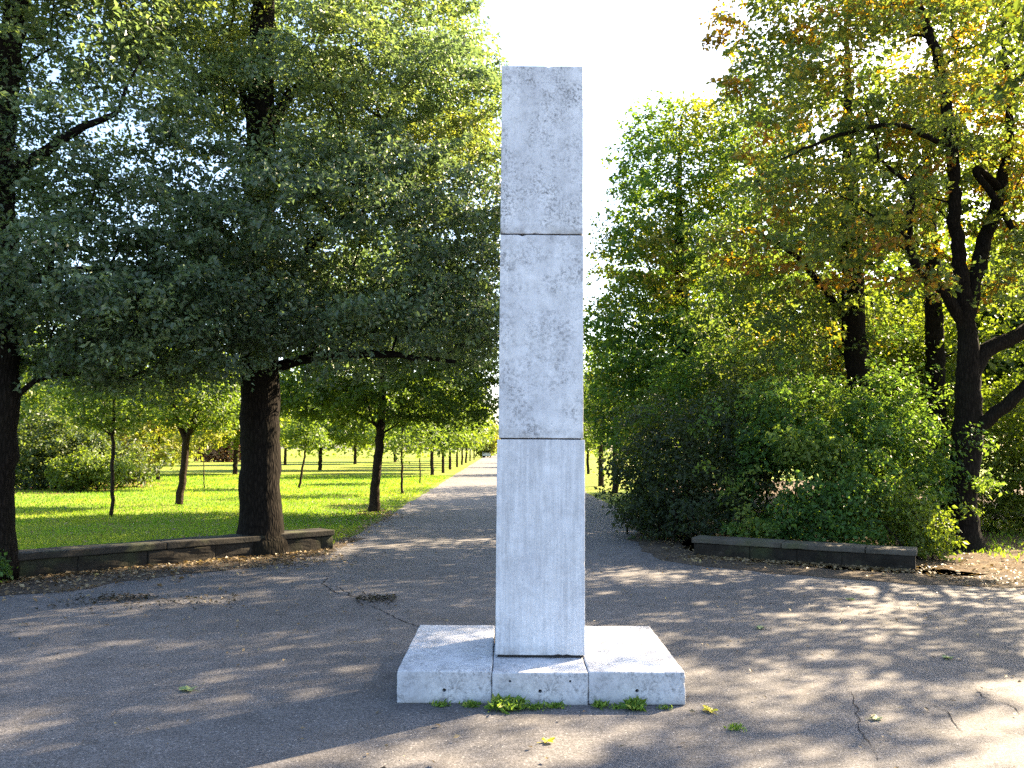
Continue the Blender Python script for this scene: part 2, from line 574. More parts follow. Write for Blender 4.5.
mono = empty('monument', (0, 0, 0))
tag(mono, 'tall white stone pillar of three stacked blocks on a low three slab plinth', 'monument')
SLAB_H = 0.205
fl, fr = G(395, 703.5), G(686, 706.5)
FRONT_Y = 0.5 * (fl.y + fr.y)
SW = (fr - fl).length
yaw_m = math.atan2(fr.y - fl.y, fr.x - fl.x)
SLAB_D = G(532, 625.5, SLAB_H).y - FRONT_Y
mid = (fl + fr) * 0.5
mono.location = (mid.x, mid.y, 0)
mono.rotation_euler = (0, 0, yaw_m * 0.6)
edges_px = [395, 491.5, 588.5, 686]
xs = [G(px, 705).x - mid.x for px in edges_px]
print('slab w %.3f d %.3f front %.3f  %s' % (SW, SLAB_D, FRONT_Y, xs))


def cut_holes(o, holes):
    """Drill round dowel holes into the front of a slab."""
    bmc = bmesh.new()
    for (x, z, r) in holes:
        bmesh.ops.create_cone(bmc, cap_ends=True, segments=12, radius1=r, radius2=r, depth=0.14, matrix=Matrix.Translation((x, -SLAB_D / 2, z)) @ Matrix.Rotation(R(90), 4, 'X'))
    cut = bm_obj('cutter', bmc, M_JOINT)
    md = o.modifiers.new('holes', 'BOOLEAN')
    md.operation = 'DIFFERENCE'
    md.solver = 'EXACT'
    md.object = cut
    dg = bpy.context.evaluated_depsgraph_get()
    me = bpy.data.meshes.new_from_object(o.evaluated_get(dg))
    o.modifiers.clear()
    o.data = me
    bpy.data.objects.remove(cut)


for i in range(3):
    x0, x1 = xs[i] + 0.003, xs[i + 1] - 0.003
    bm = block_bm(x1 - x0, SLAB_D, SLAB_H, 0.010, 0.03, 0.003, 3 + i, 12)
    s_ = bm_obj('plinth_slab', bm, M_SLAB, None, False)
    holes = [[(0.0, 0.085, 0.012)], [(0.0, 0.09, 0.012), (-0.19, 0.15, 0.008), (0.19, 0.152, 0.008)], [(0.0, 0.088, 0.012)]][i]
    cut_holes(s_, holes)
    s_.parent = mono
    s_.location = ((x0 + x1) / 2, SLAB_D / 2 + (0.006, 0.0, 0.003)[i], (0.0, -0.006, 0.001)[i])
    s_.rotation_euler = (0, 0, R((0.25, 0.0, -0.2)[i]))

# column blocks: heights from the joints seen in the photograph
COL_Y = G(540, 657.5, SLAB_H).y
z1 = A(540, 439.5, COL_Y).z
z2 = A(540, 235.0, COL_Y).z
z3 = A(540, 66.0, COL_Y).z
cw = A(584.0, 640, COL_Y).x - A(494.5, 640, COL_Y).x
ccx = 0.5 * (A(584.0, 640, COL_Y).x + A(494.5, 640, COL_Y).x) - mid.x
cw2 = A(582.3, 340, COL_Y).x - A(498.5, 340, COL_Y).x
ccx2 = 0.5 * (A(582.3, 340, COL_Y).x + A(498.5, 340, COL_Y).x) - mid.x
print('column y %.3f w %.3f/%.3f z %.3f %.3f %.3f x %.3f %.3f' % (COL_Y, cw, cw2, z1, z2, z3, ccx, ccx2))
GAP = 0.009
COLD = cw * 1.0
for (za, zb, wd, cx_, m_, sd_, amp) in ((SLAB_H + 0.006, z1, cw, ccx, M_STONE_C, 21, 0.0012), (z1, z2, cw2, ccx2, M_STONE_B, 22, 0.0014), (z2, z3, cw2 * 0.995, ccx2, M_STONE_A, 23, 0.0014)):
    bm = block_bm(wd, COLD, zb - za - GAP, 0.004, 0.03, amp, sd_, 12)
    b_ = bm_obj('pillar_block', bm, m_, mono)
    b_.location = (cx_, COL_Y - FRONT_Y + COLD / 2, za + GAP)
for za, cx_, wd in ((SLAB_H, ccx, cw), (z1, ccx2, cw2), (z2, ccx2, cw2)):
    bm = block_bm(wd - 0.03, COLD - 0.03, GAP + 0.012, 0.001, 0.3, 0.0, 5)
    j_ = bm_obj('mortar_joint', bm, M_JOINT, mono)
    j_.location = (cx_, COL_Y - FRONT_Y + COLD / 2, za - 0.002)


# ------------------------------------------------------------------ foliage: leaves and blades
def unit(v):
    return v / np.maximum(np.linalg.norm(v, axis=1, keepdims=True), 1e-9)


def leaf_obj(name, c, nrm, dr, L, W, tint, clump, m, parent=None, curl=0.18, base_at=0.5):
    """One kite-shaped, slightly folded face per leaf; c centre, nrm face normal, dr axis of the blade."""
    nrm = unit(nrm)
    dr = unit(dr - nrm * np.sum(dr * nrm, axis=1, keepdims=True))
    sd_ = np.cross(nrm, dr)
    L = L[:, None]
    W = W[:, None]
    b = c - dr * L * base_at
    t = c + dr * L * (1 - base_at) - nrm * L * curl
    mid_ = c + dr * L * (0.45 - base_at) + nrm * L * curl * 0.3
    V = np.stack([b, mid_ + sd_ * W * 0.5, t, mid_ - sd_ * W * 0.5], axis=1).reshape(-1, 3)
    Q = np.arange(len(V), dtype=np.int32).reshape(-1, 4)
    return np_obj(name, V, Q, m, parent, False, {'tint': tint, 'clump': clump})


def spray_leaves(rng, pts, per, spread, flat, L, wr, outc, clump_v, upb=0.8, droop=0.25):
    """Leaves round every twig end: flattened sprays, blades roughly facing the sky, tips outwards and down."""
    n = len(pts)
    cnt = np.maximum(3, (per * rng.uniform(0.45, 1.5, n)).astype(int))
    idx = np.repeat(np.arange(n), cnt)
    N = len(idx)
    # each spray is tilted a little
    tilt = rng.normal(0, 0.35, (n, 2))[idx]
    sc_ = (spread * rng.uniform(0.65, 1.3, n))[idx]
    rr = np.sqrt(rng.random(N)) * sc_
    th = rng.random(N) * math.tau
    off = np.stack([np.cos(th) * rr, np.sin(th) * rr, rng.normal(0, 1, N) * sc_ * flat], axis=1)
    off[:, 2] += off[:, 0] * tilt[:, 0] + off[:, 1] * tilt[:, 1] - droop * rr ** 2 / np.maximum(sc_, 1e-3)
    c = pts[idx] + off
    nrm = rng.normal(0, 0.62, (N, 3))
    nrm[:, 2] += upb
    out = unit(c - outc)
    nrm += out * 0.35
    dr = off * np.array([1, 1, 0.3]) / np.maximum(sc_[:, None], 1e-3) + rng.normal(0, 0.6, (N, 3)) - np.array([0, 0, 0.35])
    ln = L * rng.uniform(0.5, 1.4, N)
    tint = rng.random(N)
    clump = np.clip(clump_v[idx] + rng.normal(0, 0.06, N), 0, 1)
    return c, nrm, dr, ln, ln * wr * rng.uniform(0.8, 1.2, N), tint, clump


def np_noise(P, s, seed):
    return np.array([noise.noise(Vector((p[0] * s + seed, p[1] * s - seed, p[2] * s + 2.1 * seed))) for p in P])


def crown_pts(rng, blobs, n, mind, shell=0.55, holes=0.0, hs=0.5, seed=1.0):
    """Twig ends through the union of ellipsoids (x,y,z,rx,ry,rz), thinned so that gaps stay open."""
    vol = np.array([b[3] * b[4] * b[5] for b in blobs]) ** 0.75
    vol = vol / vol.sum()
    out = []
    cells = {}
    tries = 0
    while len(out) < n and tries < n * 14:
        tries += 1
        b = blobs[rng.choice(len(blobs), p=vol)]
        u = rng.normal(0, 1, 3)
        u /= np.linalg.norm(u)
        r = rng.random() ** (1 / 3)
        r = r ** shell
        p = np.array(b[:3]) + u * r * np.array(b[3:6])
        if p[2] < 0.12:
            continue
        if holes and noise.noise(Vector((p[0] * hs + seed * 7, p[1] * hs, p[2] * hs * 1.5 + seed))) < -0.5 + holes:
            continue
        kx = tuple(np.floor(p / mind).astype(int))
        ok = True
        for i in (-1, 0, 1):
            for j in (-1, 0, 1):
                for l_ in (-1, 0, 1):
                    for q in cells.get((kx[0] + i, kx[1] + j, kx[2] + l_), ()):
                        if (q[0] - p[0]) ** 2 + (q[1] - p[1]) ** 2 + (q[2] - p[2]) ** 2 < mind * mind:
                            ok = False
        if not ok:
            continue
        cells.setdefault(kx, []).append(p)
        out.append(p)
    return np.array(out)


class Skeleton:
    """Branching skeleton: given trunk and limbs, then every twig end joined by the cheapest way to what already stands."""
    def __init__(self, rng):
        self.p, self.par, self.r, self.path = [], [], [], []
        self.rng = rng

    def add(self, p, par, r=0.0):
        self.p.append(np.array(p, float))
        self.par.append(par)
        self.r.append(r)
        self.path.append(0.0 if par < 0 else self.path[par] + float(np.linalg.norm(self.p[-1] - self.p[par])))
        return len(self.p) - 1

    def limb(self, pts, par=-1, step=0.16, wob=0.012):
        """pts: (x,y,z,r). Smooth polyline with specified radii; par: node to start from (nearest to the first point when -1 and the tree exists)."""
        P = np.array(pts, float)
        if par < 0 and self.p:
            d = np.linalg.norm(np.array(self.p) - P[0, :3], axis=1)
            par = int(np.argmin(d))
        n = len(P)
        first = True
        for i in range(n - 1):
            p0, p1, p2, p3 = P[max(i - 1, 0)], P[i], P[i + 1], P[min(i + 2, n - 1)]
            k = max(1, int(np.linalg.norm(p2[:3] - p1[:3]) / step))
            for j in range(k + (1 if i == n - 2 else 0)):
                t = j / k
                q = 0.5 * ((2 * p1) + (-p0 + p2) * t + (2 * p0 - 5 * p1 + 4 * p2 - p3) * t * t + (-p0 + 3 * p1 - 3 * p2 + p3) * t ** 3)
                if first and par >= 0:
                    first = False
                    continue
                first = False
                q[:3] += self.rng.normal(0, wob, 3)
                par = self.add(q[:3], par, max(q[3], 0.004))
        return par

    def grow(self, pts, root, alpha=0.45, step=0.22, minz=0.0, wob=0.05):
        order = np.argsort(np.linalg.norm((pts - root) * np.array([1, 1, 0.6]), axis=1))
        cap = len(self.p) + len(pts) * 14 + 64
        X = np.zeros((cap, 3))
        H = np.zeros(cap)
        m = len(self.p)
        X[:m] = self.p
        H[:m] = self.path
        low = X[:m, 2] < minz
        pen = np.zeros(cap)
        pen[:m][low] = 50.0
        self.ends = []
        for i in order:
            q = pts[i]
            dd = X[:m] - q
            dist = np.sqrt((dd ** 2).sum(1))
            up = np.maximum(0, dd[:, 2])              # prefer to rise from the parent
            k = int(np.argmin(dist + alpha * H[:m] + pen[:m] + 0.6 * up))
            a = X[k].copy()
            L = dist[k]
            ns = min(13, max(1, int(L / step)))
            sag = np.array([0, 0, 0.10 * L])
            par = k
            for s_ in range(1, ns + 1):
                t = s_ / ns
                v = a + (q - a) * t + sag * math.sin(math.pi * t) * 0.8
                if s_ < ns:
                    v = v + self.rng.normal(0, wob * min(L, 1.2), 3)
                par = self.add(v, par)
                X[m] = v
                H[m] = self.path[par]
                m += 1
            self.ends.append(par)

    def mesh(self, name, m, parent, tip=0.006, expo=0.46, sides=(16, 7, 4), flare=None, smax=1.0, rough=0.06, origin=None, minr=0.0):
        n = len(self.p)
        cnt = np.zeros(n)
        kids = [[] for _ in range(n)]
        for i in range(n):
            if self.par[i] >= 0:
                kids[self.par[i]].append(i)
        for i in range(n - 1, -1, -1):
            if not kids[i]:
                cnt[i] += 1
            if self.par[i] >= 0:
                cnt[self.par[i]] += cnt[i]
        rad = np.array([self.r[i] if self.r[i] > 0 else tip * cnt[i] ** expo for i in range(n)])
        for i in range(n):
            pa = self.par[i]
            if pa >= 0 and self.r[i] <= 0:
                rad[i] = min(rad[i], rad[pa] * 0.82)
        V, Q = [], []
        nv = 0
        P = self.p
        starts = [i for i in range(n) if self.par[i] < 0]
        stack = [(s_, None) for s_ in starts]
        while stack:
            st, frm = stack.pop()
            chain = [] if frm is None else [frm]
            i = st
            while True:
                chain.append(i)
                if not kids[i]:
                    break
                main = max(kids[i], key=lambda q: (self.r[q] > 0, rad[q], cnt[q]))
                for q in kids[i]:
                    if q != main:
                        stack.append((q, i))
                i = main
            rr = [rad[c] for c in chain]
            if frm is not None:
                rr[0] = min(rr[0] * 0.9, rr[1] * 1.25)
            if max(rr) < minr:
                continue
            s = sides[0] if rr[0] > 0.12 else sides[1] if rr[0] > 0.03 else sides[2]
            base = nv
            X = np.array([P[c] for c in chain])
            T = np.gradient(X, axis=0) if len(X) > 1 else np.array([[0, 0, 1.0]])
            T = unit(T)
            ref = np.array([1.0, 0, 0]) if abs(T[0, 0]) < 0.8 else np.array([0, 1.0, 0])
            u = ref
            ang = np.arange(s) / s * math.tau
            for k_, c in enumerate(chain):
                u = u - T[k_] * np.dot(u, T[k_])
                u = u / max(np.linalg.norm(u), 1e-6)
                v = np.cross(T[k_], u)
                r_ = np.full(s, rr[k_])
                if s == sides[0]:
                    z = X[k_, 2]
                    lob = np.array([noise.noise(Vector((math.cos(a) * 1.7, math.sin(a) * 1.7, z * 0.7 + X[0, 0]))) + 0.6 * noise.noise(Vector((math.cos(a) * 5, math.sin(a) * 5, z * 2.2 + X[0, 1]))) for a in ang])
                    r_ = r_ * (1 + rough * lob)
                    if flare is not None and z < flare[1] + 0.3:
                        fz = math.exp(-max(z, 0) / (flare[1] * 0.5))
                        root_ = 0.5 + 0.5 * np.cos(ang * 5 + X[0, 0] * 3 + 0.8 * np.sin(ang * 2))
                        r_ = r_ * (1 + (flare[0] - 1) * fz * (0.55 + 0.75 * root_))
                V.append(X[k_] + np.outer(np.cos(ang) * r_, u) + np.outer(np.sin(ang) * r_, v))
            for k_ in range(len(chain) - 1):
                a0 = base + k_ * s + np.arange(s)
                a1 = base + k_ * s + (np.arange(s) + 1) % s
                Q.append(np.stack([a0, a1, a1 + s, a0 + s], axis=1))
            nv += len(chain) * s
        V = np.concatenate(V)
        if origin is not None:
            V = V - np.array(origin)
        return np_obj(name, V, np.concatenate(Q), m, parent, True)


def tree(name, label, cat, base, trunk, limbs, blobs, n, seed, leaf_m, bark=M_BARK, mind=0.42, per=90, spread=0.42, flat=0.16, L=0.085, wr=0.62,
         group=None, holes=0.0, hs=0.5, shell=0.5, bias=None, flare=(1.25, 0.5), minz=None, tip=0.006, alpha=0.4, sides=(16, 7, 4), crown_name='crown', trunk_name='trunk',
         clump_amp=0.5, clump_off=0.38, cs=0.55, extra=None, droop=0.25, thin=None):
    """A tree: trunk (with all its limbs and twigs) and crown under an Empty at its foot. Points are given in the world and stored relative to the foot."""
    rng = np.random.default_rng(seed)
    B = np.array([base[0], base[1], 0.0])
    sk = Skeleton(rng)
    sk.limb([tuple(p) for p in trunk], step=0.14)
    for lb in limbs:
        sk.limb([tuple(p) for p in lb])
    pts = crown_pts(rng, blobs, n, mind, shell, holes, hs, seed * 0.37)
    if thin is not None:
        nz_ = np_noise(pts, 0.8, seed * 2.1)
        pts = pts[(pts[:, 2] < thin[0]) | (nz_ > thin[1])]
    if extra is not None:
        pts = np.concatenate([pts, np.array(extra)])
    mz = minz if minz is not None else trunk[0][2] + 0.55 * (min(b[2] - b[5] for b in blobs) - trunk[0][2]) + 0.3
    sk.grow(pts, np.array(trunk[0][:3]), alpha, minz=mz)
    root = empty(name, B)
    tag(root, label, cat, group)
    sk.mesh(trunk_name, bark, root, tip=tip, flare=flare, sides=sides, origin=B)
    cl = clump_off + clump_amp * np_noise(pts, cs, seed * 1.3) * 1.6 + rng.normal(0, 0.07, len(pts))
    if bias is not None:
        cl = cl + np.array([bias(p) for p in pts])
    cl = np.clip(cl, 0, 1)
    outc = np.mean(np.array([b[:3] for b in blobs]), axis=0)
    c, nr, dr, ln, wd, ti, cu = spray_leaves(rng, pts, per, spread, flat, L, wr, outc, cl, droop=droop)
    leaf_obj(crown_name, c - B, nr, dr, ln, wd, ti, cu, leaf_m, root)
    return root


def T3(p, r):
    return (p.x, p.y, p.z, r)


def copy_thing(src, loc, rz, s, label, group=None):
    c = src.copy()
    COL.objects.link(c)
    c.location = loc
    c.rotation_euler = (0, 0, rz)
    c.scale = (s, s, s)
    c['label'] = label
    if group:
        c['group'] = group
    for ch in list(src.children):
        d = ch.copy()
        COL.objects.link(d)
        d.parent = c
    return c


# ---- left: big tree in the wall line
b = G(262, 553)
Y1 = b.y
tr = [T3(Vector((b.x, b.y, -0.05)), 0.37), T3(A(261, 500, Y1), 0.31), T3(A(260, 380, Y1), 0.295), T3(A(258, 250, Y1), 0.27), T3(A(261, 120, Y1), 0.215), T3(A(264, 0, Y1), 0.165),
      (b.x + 0.1, Y1 + 0.1, 11.5, 0.08), (b.x + 0.2, Y1, 13.2, 0.03)]
lb = [[T3(A(262, 372, Y1), 0.10), T3(A(310, 358, Y1 - 0.3), 0.075), T3(A(380, 354, Y1 - 0.6), 0.055), T3(A(455, 362, Y1 - 0.9), 0.025)],
      [T3(A(260, 330, Y1), 0.09), T3(A(320, 235, Y1 - 0.8), 0.06), T3(A(385, 205, Y1 - 1.2), 0.03)],
      [T3(A(258, 150, Y1), 0.10), T3(A(300, 85, Y1 + 0.2), 0.075), T3(A(345, 98, Y1 + 0.3), 0.05), T3(A(380, 115, Y1), 0.02)],
      [T3(A(258, 140, Y1), 0.08), T3(A(242, 95, Y1), 0.06), T3(A(240, 60, Y1), 0.05), T3(A(215, 20, Y1), 0.02)],
      [T3(A(260, 260, Y1), 0.08), T3(A(215, 225, Y1 - 0.8), 0.05), T3(A(185, 215, Y1 - 1.4), 0.02)]]
bl = [(b.x + 0.5, Y1 - 0.6, 4.6, 2.2, 2.4, 1.5), (b.x + 1.7, Y1 - 0.6, 4.9, 2.0, 1.9, 1.6), (b.x - 0.6, Y1 - 0.8, 3.7, 1.7, 1.8, 0.9), (b.x + 1.9, Y1 - 0.9, 3.5, 1.7, 1.6, 0.75),
      (b.x + 1.1, Y1 + 1.3, 8.3, 2.5, 2.2, 2.2), (b.x - 1.3, Y1 + 0.4, 8.6, 1.1, 1.6, 1.6), (b.x + 2.95, Y1 - 0.4, 5.2, 1.0, 1.6, 1.9), (b.x + 2.9, Y1, 3.7, 1.0, 1.4, 0.9), (b.x + 1.2, Y1, 7.0, 2.6, 2.4, 1.3), (b.x, Y1, 10.8, 2.4, 2.4, 2.0)]
tree('linden_tree', 'big dark trunked tree at the end of the left wall, beside the path', 'tree', b, tr, lb, bl, 1250, 11, M_LINDEN, mind=0.34, per=205, spread=0.41, clump_amp=0.7, L=0.074, holes=0.2, hs=0.6, thin=(6.0, -0.3), bias=lambda p: 0.22 if p[2] > 6.3 else -0.06)  # bias yellows the leaf colour high up: sunlit crown top put into the tint

# ---- left edge tree
b0 = G(-12, 580)
Y0 = b0.y
tr = [T3(Vector((b0.x, b0.y, -0.05)), 0.30), T3(A(-9, 500, Y0), 0.255), T3(A(-3, 390, Y0), 0.24), T3(A(-1, 250, Y0), 0.21), T3(A(0, 120, Y0), 0.17), (b0.x + 0.1, Y0, 9.5, 0.08), (b0.x, Y0, 11.2, 0.03)]
lb = [[T3(A(4, 300, Y0), 0.09), T3(A(50, 275, Y0 + .2), 0.06), T3(A(110, 268, Y0 + 0.4), 0.03)], [T3(A(4, 180, Y0), 0.09), T3(A(60, 140, Y0), 0.06), T3(A(120, 110, Y0), 0.03)]]
bl = [(b0.x + 0.8, Y0 + 0.4, 3.6, 1.9, 2.0, 0.9), (b0.x + 0.6, Y0 + 0.2, 6.3, 1.6, 2.2, 1.7), (b0.x + 1.2, Y0 + 0.6, 3.1, 1.7, 1.6, 0.7), (b0.x + 2.2, Y0 + 1.0, 3.6, 1.2, 1.4, 0.7), (b0.x + 0.5, Y0 + 0.9, 3.2, 1.0, 0.8, 0.7), (b0.x, Y0, 8.6, 2.6, 2.6, 2.2), (b0.x - 1.6, Y0, 5.0, 2.2, 2.4, 2.0), (b0.x + 1.6, Y0 + .5, 4.4, 1.1, 1.4, 0.7)]
tree('linden_tree', 'dark tree trunk at the left end of the low wall, cut by the photo edge', 'tree', b0, tr, lb, bl, 780, 23, M_LINDEN, mind=0.36, per=200, spread=0.42, clump_amp=0.7, L=0.074, holes=0.22, hs=0.6, thin=(6.0, -0.3), bias=lambda p: 0.24 if p[2] > 5.8 else -0.06)  # upper leaves tinted yellower by bias, painting sunlight onto the top of the crown

# ---- left of the path: first avenue tree
b2 = G(374, 512)
Y2 = b2.y
tr = [T3(Vector((b2.x, b2.y, -0.05)), 0.135), T3(A(376, 480, Y2), 0.118), T3(A(380, 440, Y2), 0.112), T3(A(382, 400, Y2), 0.105), T3(A(384, 340, Y2), 0.09), (A(384, 340, Y2).x, Y2, 7.4, 0.03)]
bl = [(b2.x + 0.4, Y2, 3.6, 2.7, 2.6, 1.3), (b2.x + 0.3, Y2, 5.4, 2.5, 2.5, 1.7), (b2.x - 1.4, Y2, 3.1, 1.5, 1.6, 0.8), (b2.x + 1.9, Y2 - 0.3, 3.1, 1.2, 1.6, 0.9)]
tree('avenue_tree', 'leaning trunked tree with dense dark crown, nearest of the row left of the path', 'tree', b2, tr, [], bl, 460, 31, M_AVENUE, M_BARK2, mind=0.38, per=115, spread=0.42, L=0.11, holes=0.1)

# ---- lawn trees on the left
b3 = G(179, 505)
tr = [T3(Vector((b3.x, b3.y, -0.05)), 0.11), T3(A(184, 465, b3.y), 0.10), T3(A(187, 440, b3.y), 0.10), T3(A(196, 415, b3.y), 0.08), T3(A(200, 370, b3.y), 0.03)]
lb = [[T3(A(187, 442, b3.y), 0.09), T3(A(178, 420, b3.y), 0.07), T3(A(172, 385, b3.y), 0.03)]]
p = A(195, 395, b3.y)
bl = [(p.x, b3.y, p.z, 1.5, 1.5, 0.9), (p.x - 0.3, b3.y, p.z + 1.0, 1.1, 1.2, 0.8), (p.x + 0.7, b3.y, p.z - .3, 0.9, 0.9, 0.6)]
tree('lawn_tree', 'small forked tree with leaning trunk on the lawn left of the big trunk', 'tree', b3, tr, lb, bl, 200, 41, M_AVENUE, M_BARK2, mind=0.34, per=60, spread=0.36, L=0.11, clump_off=0.3)
b4 = G(112, 516)
tr = [T3(Vector((b4.x, b4.y, -0.05)), 0.046), T3(A(113, 470, b4.y), 0.042), T3(A(113, 430, b4.y), 0.04), T3(A(114, 395, b4.y), 0.035), T3(A(112, 340, b4.y), 0.02)]
p = A(113, 395, b4.y)
bl = [(p.x, b4.y, p.z, 1.1, 1.1, 0.8), (p.x + 0.1, b4.y, p.z + 1.1, 1.0, 1.0, 0.9), (p.x - .2, b4.y, p.z + 2.2, 0.7, 0.7, 0.8)]
tree('lawn_tree', 'slender straight young tree on the shaded grass behind the low left wall', 'tree', b4, tr, [], bl, 170, 43, M_AVENUE, M_BARK2, mind=0.34, per=60, spread=0.34, L=0.1)


def young(name, label, px, py, top, cr, seed, m, r=0.035, n=60, lean=0, group=None, bark=M_BARK2, L=0.13, cat='tree'):
    b_ = G(px, py)
    Yb = b_.y
    pt = A(px + lean, top, Yb)
    tr_ = [(b_.x, Yb, -0.03, r * 1.15), ((b_.x + pt.x) / 2, Yb, pt.z * 0.5, r), (pt.x, Yb, pt.z, r * 0.8), (pt.x + lean * 0.004, Yb, pt.z + cr * 1.1, r * 0.3)]
    bl_ = [(pt.x, Yb, pt.z + cr * 0.6, cr, cr, cr * 0.75), (pt.x + cr * 0.1, Yb, pt.z + cr * 1.25, cr * 0.75, cr * 0.75, cr * 0.6)]
    return tree(name, label, cat, b_, tr_, [], bl_, n, seed, m, bark, mind=cr * 0.26, per=45, spread=cr * 0.36, L=L, flare=None, sides=(10, 6, 3), group=group, minz=pt.z * 0.8)


young('young_tree', 'dark straight trunked young tree in the row, first after the leaning one', 402, 494, 447, 1.3, 51, M_AVENUE, 0.04, 70)
young('young_tree', 'very thin pale sapling in the row left of the path', 420, 483, 446, 1.2, 52, M_AVENUE, 0.03, 60, L=0.16)
young('young_tree', 'leaning thin sapling on the sunny lawn just right of the big trunk', 299, 488, 448, 0.9, 53, M_AVENUE, 0.045, 50, lean=7, L=0.14)
young('young_tree', 'spindly sapling with brown crown on the open lawn left of the big trunk', 204, 489, 446, 0.9, 54, M_YELLOW, 0.022, 45, L=0.14)
av1 = young('avenue_tree', 'medium avenue tree with brown trunk halfway along the left row', 432, 476, 440, 2.6, 55, M_AVENUE, 0.10, 120, L=0.26)
av2 = young('avenue_tree', 'medium avenue tree behind the brown trunked one in the left row', 443, 473, 438, 2.5, 56, M_AVENUE, 0.09, 120, L=0.28)
av3 = young('avenue_tree', 'avenue tree with broad light crown farther along the left row', 450, 469.5, 436, 2.9, 57, M_BRIGHT, 0.10, 130, L=0.34)
g_av = 'far trees lining the left side of the path'
for i, (px, py) in enumerate(((457, 467), (462, 464.8), (466, 463), (470, 461.2), (474, 459.8))):
    bb = G(px, py)
    copy_thing((av3, av2, av1)[i % 3], (bb.x, bb.y, 0), 1.3 * i + 0.7, 0.95 + 0.08 * (i % 3), 'small far tree in the row left of the path near its vanishing end', g_av)

# ---- right of the path beyond the bushes
b5 = G(615, 493)
young('avenue_tree', 'dark avenue tree right of the path, trunk partly behind the dark bush', 615, 493, 440, 2.4, 61, M_AVENUE, 0.11, 190, L=0.13)
young('avenue_tree', 'dark trunked tree standing clear on the lawn between pillar and dark bush', 601, 486, 440, 2.6, 62, M_AVENUE, 0.12, 190, L=0.15)
g_ar = 'far trees lining the right side of the path'
for i, (px, py) in enumerate(((588, 474), (572, 467), (560, 463))):
    bb = G(px, py)
    copy_thing((av1, av2)[i % 2], (bb.x, bb.y, 0), 2.1 * i + 0.4, 1.0, 'far tree in the row right of the path, mostly behind the pillar', g_ar)

# ---- right: tall bright tree behind the bushes (its crown stands against the sky beside the pillar)
YB = 23.0
c0 = A(690, 300, YB)
tr = [(c0.x, YB, -0.05, 0.3), (c0.x, YB, 2.0, 0.24), (c0.x - 0.2, YB, 5.0, 0.19), (c0.x - 0.3, YB, 8.5, 0.11), (c0.x - 0.2, YB, 11.5, 0.03)]


def blob(px, py, y, rx, ry, rz):
    p_ = A(px, py, y)
    return (p_.x, p_.y, p_.z, rx, ry, rz)


bl = [blob(665, 190, YB, 1.5, 2.0, 1.7), blob(690, 150, YB, 1.4, 1.8, 1.5), blob(650, 260, YB, 1.7, 2.2, 1.3), blob(640, 330, YB, 1.7, 2.2, 1.5), blob(720, 250, YB, 2.6, 2.6, 2.2), blob(700, 360, YB, 2.8, 2.4, 1.6),
      blob(655, 125, YB, 0.7, 0.9, 0.7), blob(625, 395, YB, 1.3, 1.8, 1.2), blob(730, 160, YB, 1.8, 2, 1.6)]
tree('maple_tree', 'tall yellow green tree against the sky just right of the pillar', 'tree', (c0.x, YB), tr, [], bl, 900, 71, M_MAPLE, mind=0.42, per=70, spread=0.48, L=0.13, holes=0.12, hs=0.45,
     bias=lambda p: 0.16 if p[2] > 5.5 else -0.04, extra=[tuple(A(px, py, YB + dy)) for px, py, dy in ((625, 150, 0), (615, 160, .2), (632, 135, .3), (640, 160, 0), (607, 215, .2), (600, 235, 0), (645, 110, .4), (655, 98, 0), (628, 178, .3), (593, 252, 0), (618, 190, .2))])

# ---- right: leaning dark trunk behind the green bush
YC = 17.0
tr = [(A(870, 470, YC).x, YC, -0.05, 0.30), T3(A(866, 430, YC), 0.27), T3(A(855, 340, YC), 0.25), T3(A(852, 270, YC), 0.22), T3(A(850, 180, YC), 0.17), (A(848, 100, YC).x, YC, 9.4, 0.09), (A(848, 100, YC).x, YC, 11.5, 0.03)]
lb = [[T3(A(854, 330, YC), 0.09), T3(A(800, 260, YC - .4), 0.06), T3(A(760, 235, YC - .8), 0.03)]]
bl = [blob(790, 250, YC, 1.7, 2.2, 1.8), blob(850, 180, YC, 2.0, 2.2, 2.0), blob(760, 330, YC, 1.4, 1.8, 1.2), blob(820, 100, YC, 2.1, 2.4, 1.6), blob(830, 340, YC + 0.8, 1.4, 1.2, 0.9), blob(900, 60, YC, 2.2, 2.4, 1.8), blob(735, 250, YC, 0.9, 1.2, 0.9)]
tree('oak_tree', 'tree with thick dark leaning trunk rising behind the light green bush', 'tree', (tr[0][0], YC), tr, lb, bl, 640, 73, M_OAK, mind=0.42, per=56, spread=0.46, L=0.12, holes=0.24, hs=0.55, clump_off=0.44, clump_amp=0.7, thin=(7.5, 0.0))

# ---- right: narrow dark trunk beside the oak
YD = 18.5
tr = [(A(938, 470, YD).x, YD, -0.05, 0.24), T3(A(936, 400, YD), 0.21), T3(A(934, 320, YD), 0.20), T3(A(930, 220, YD), 0.16), (A(928, 200, YD).x, YD, 9.0, 0.08)]
bl = [blob(960, 200, YD, 2.4, 2.2, 2.0), blob(1010, 300, YD, 1.8, 1.8, 1.6), blob(940, 90, YD, 2.4, 2.2, 1.8), blob(1040, 180, YD, 2.0, 2.2, 2.4), blob(895, 335, YD + 1.2, 1.6, 1.0, 1.0)]
tree('maple_tree', 'tree with straight dark trunk seen just left of the forked oak', 'tree', (tr[0][0], YD), tr, [], bl, 420, 79, M_BRIGHT, mind=0.44, per=44, spread=0.44, L=0.125, holes=0.24, thin=(6.0, 0.0))

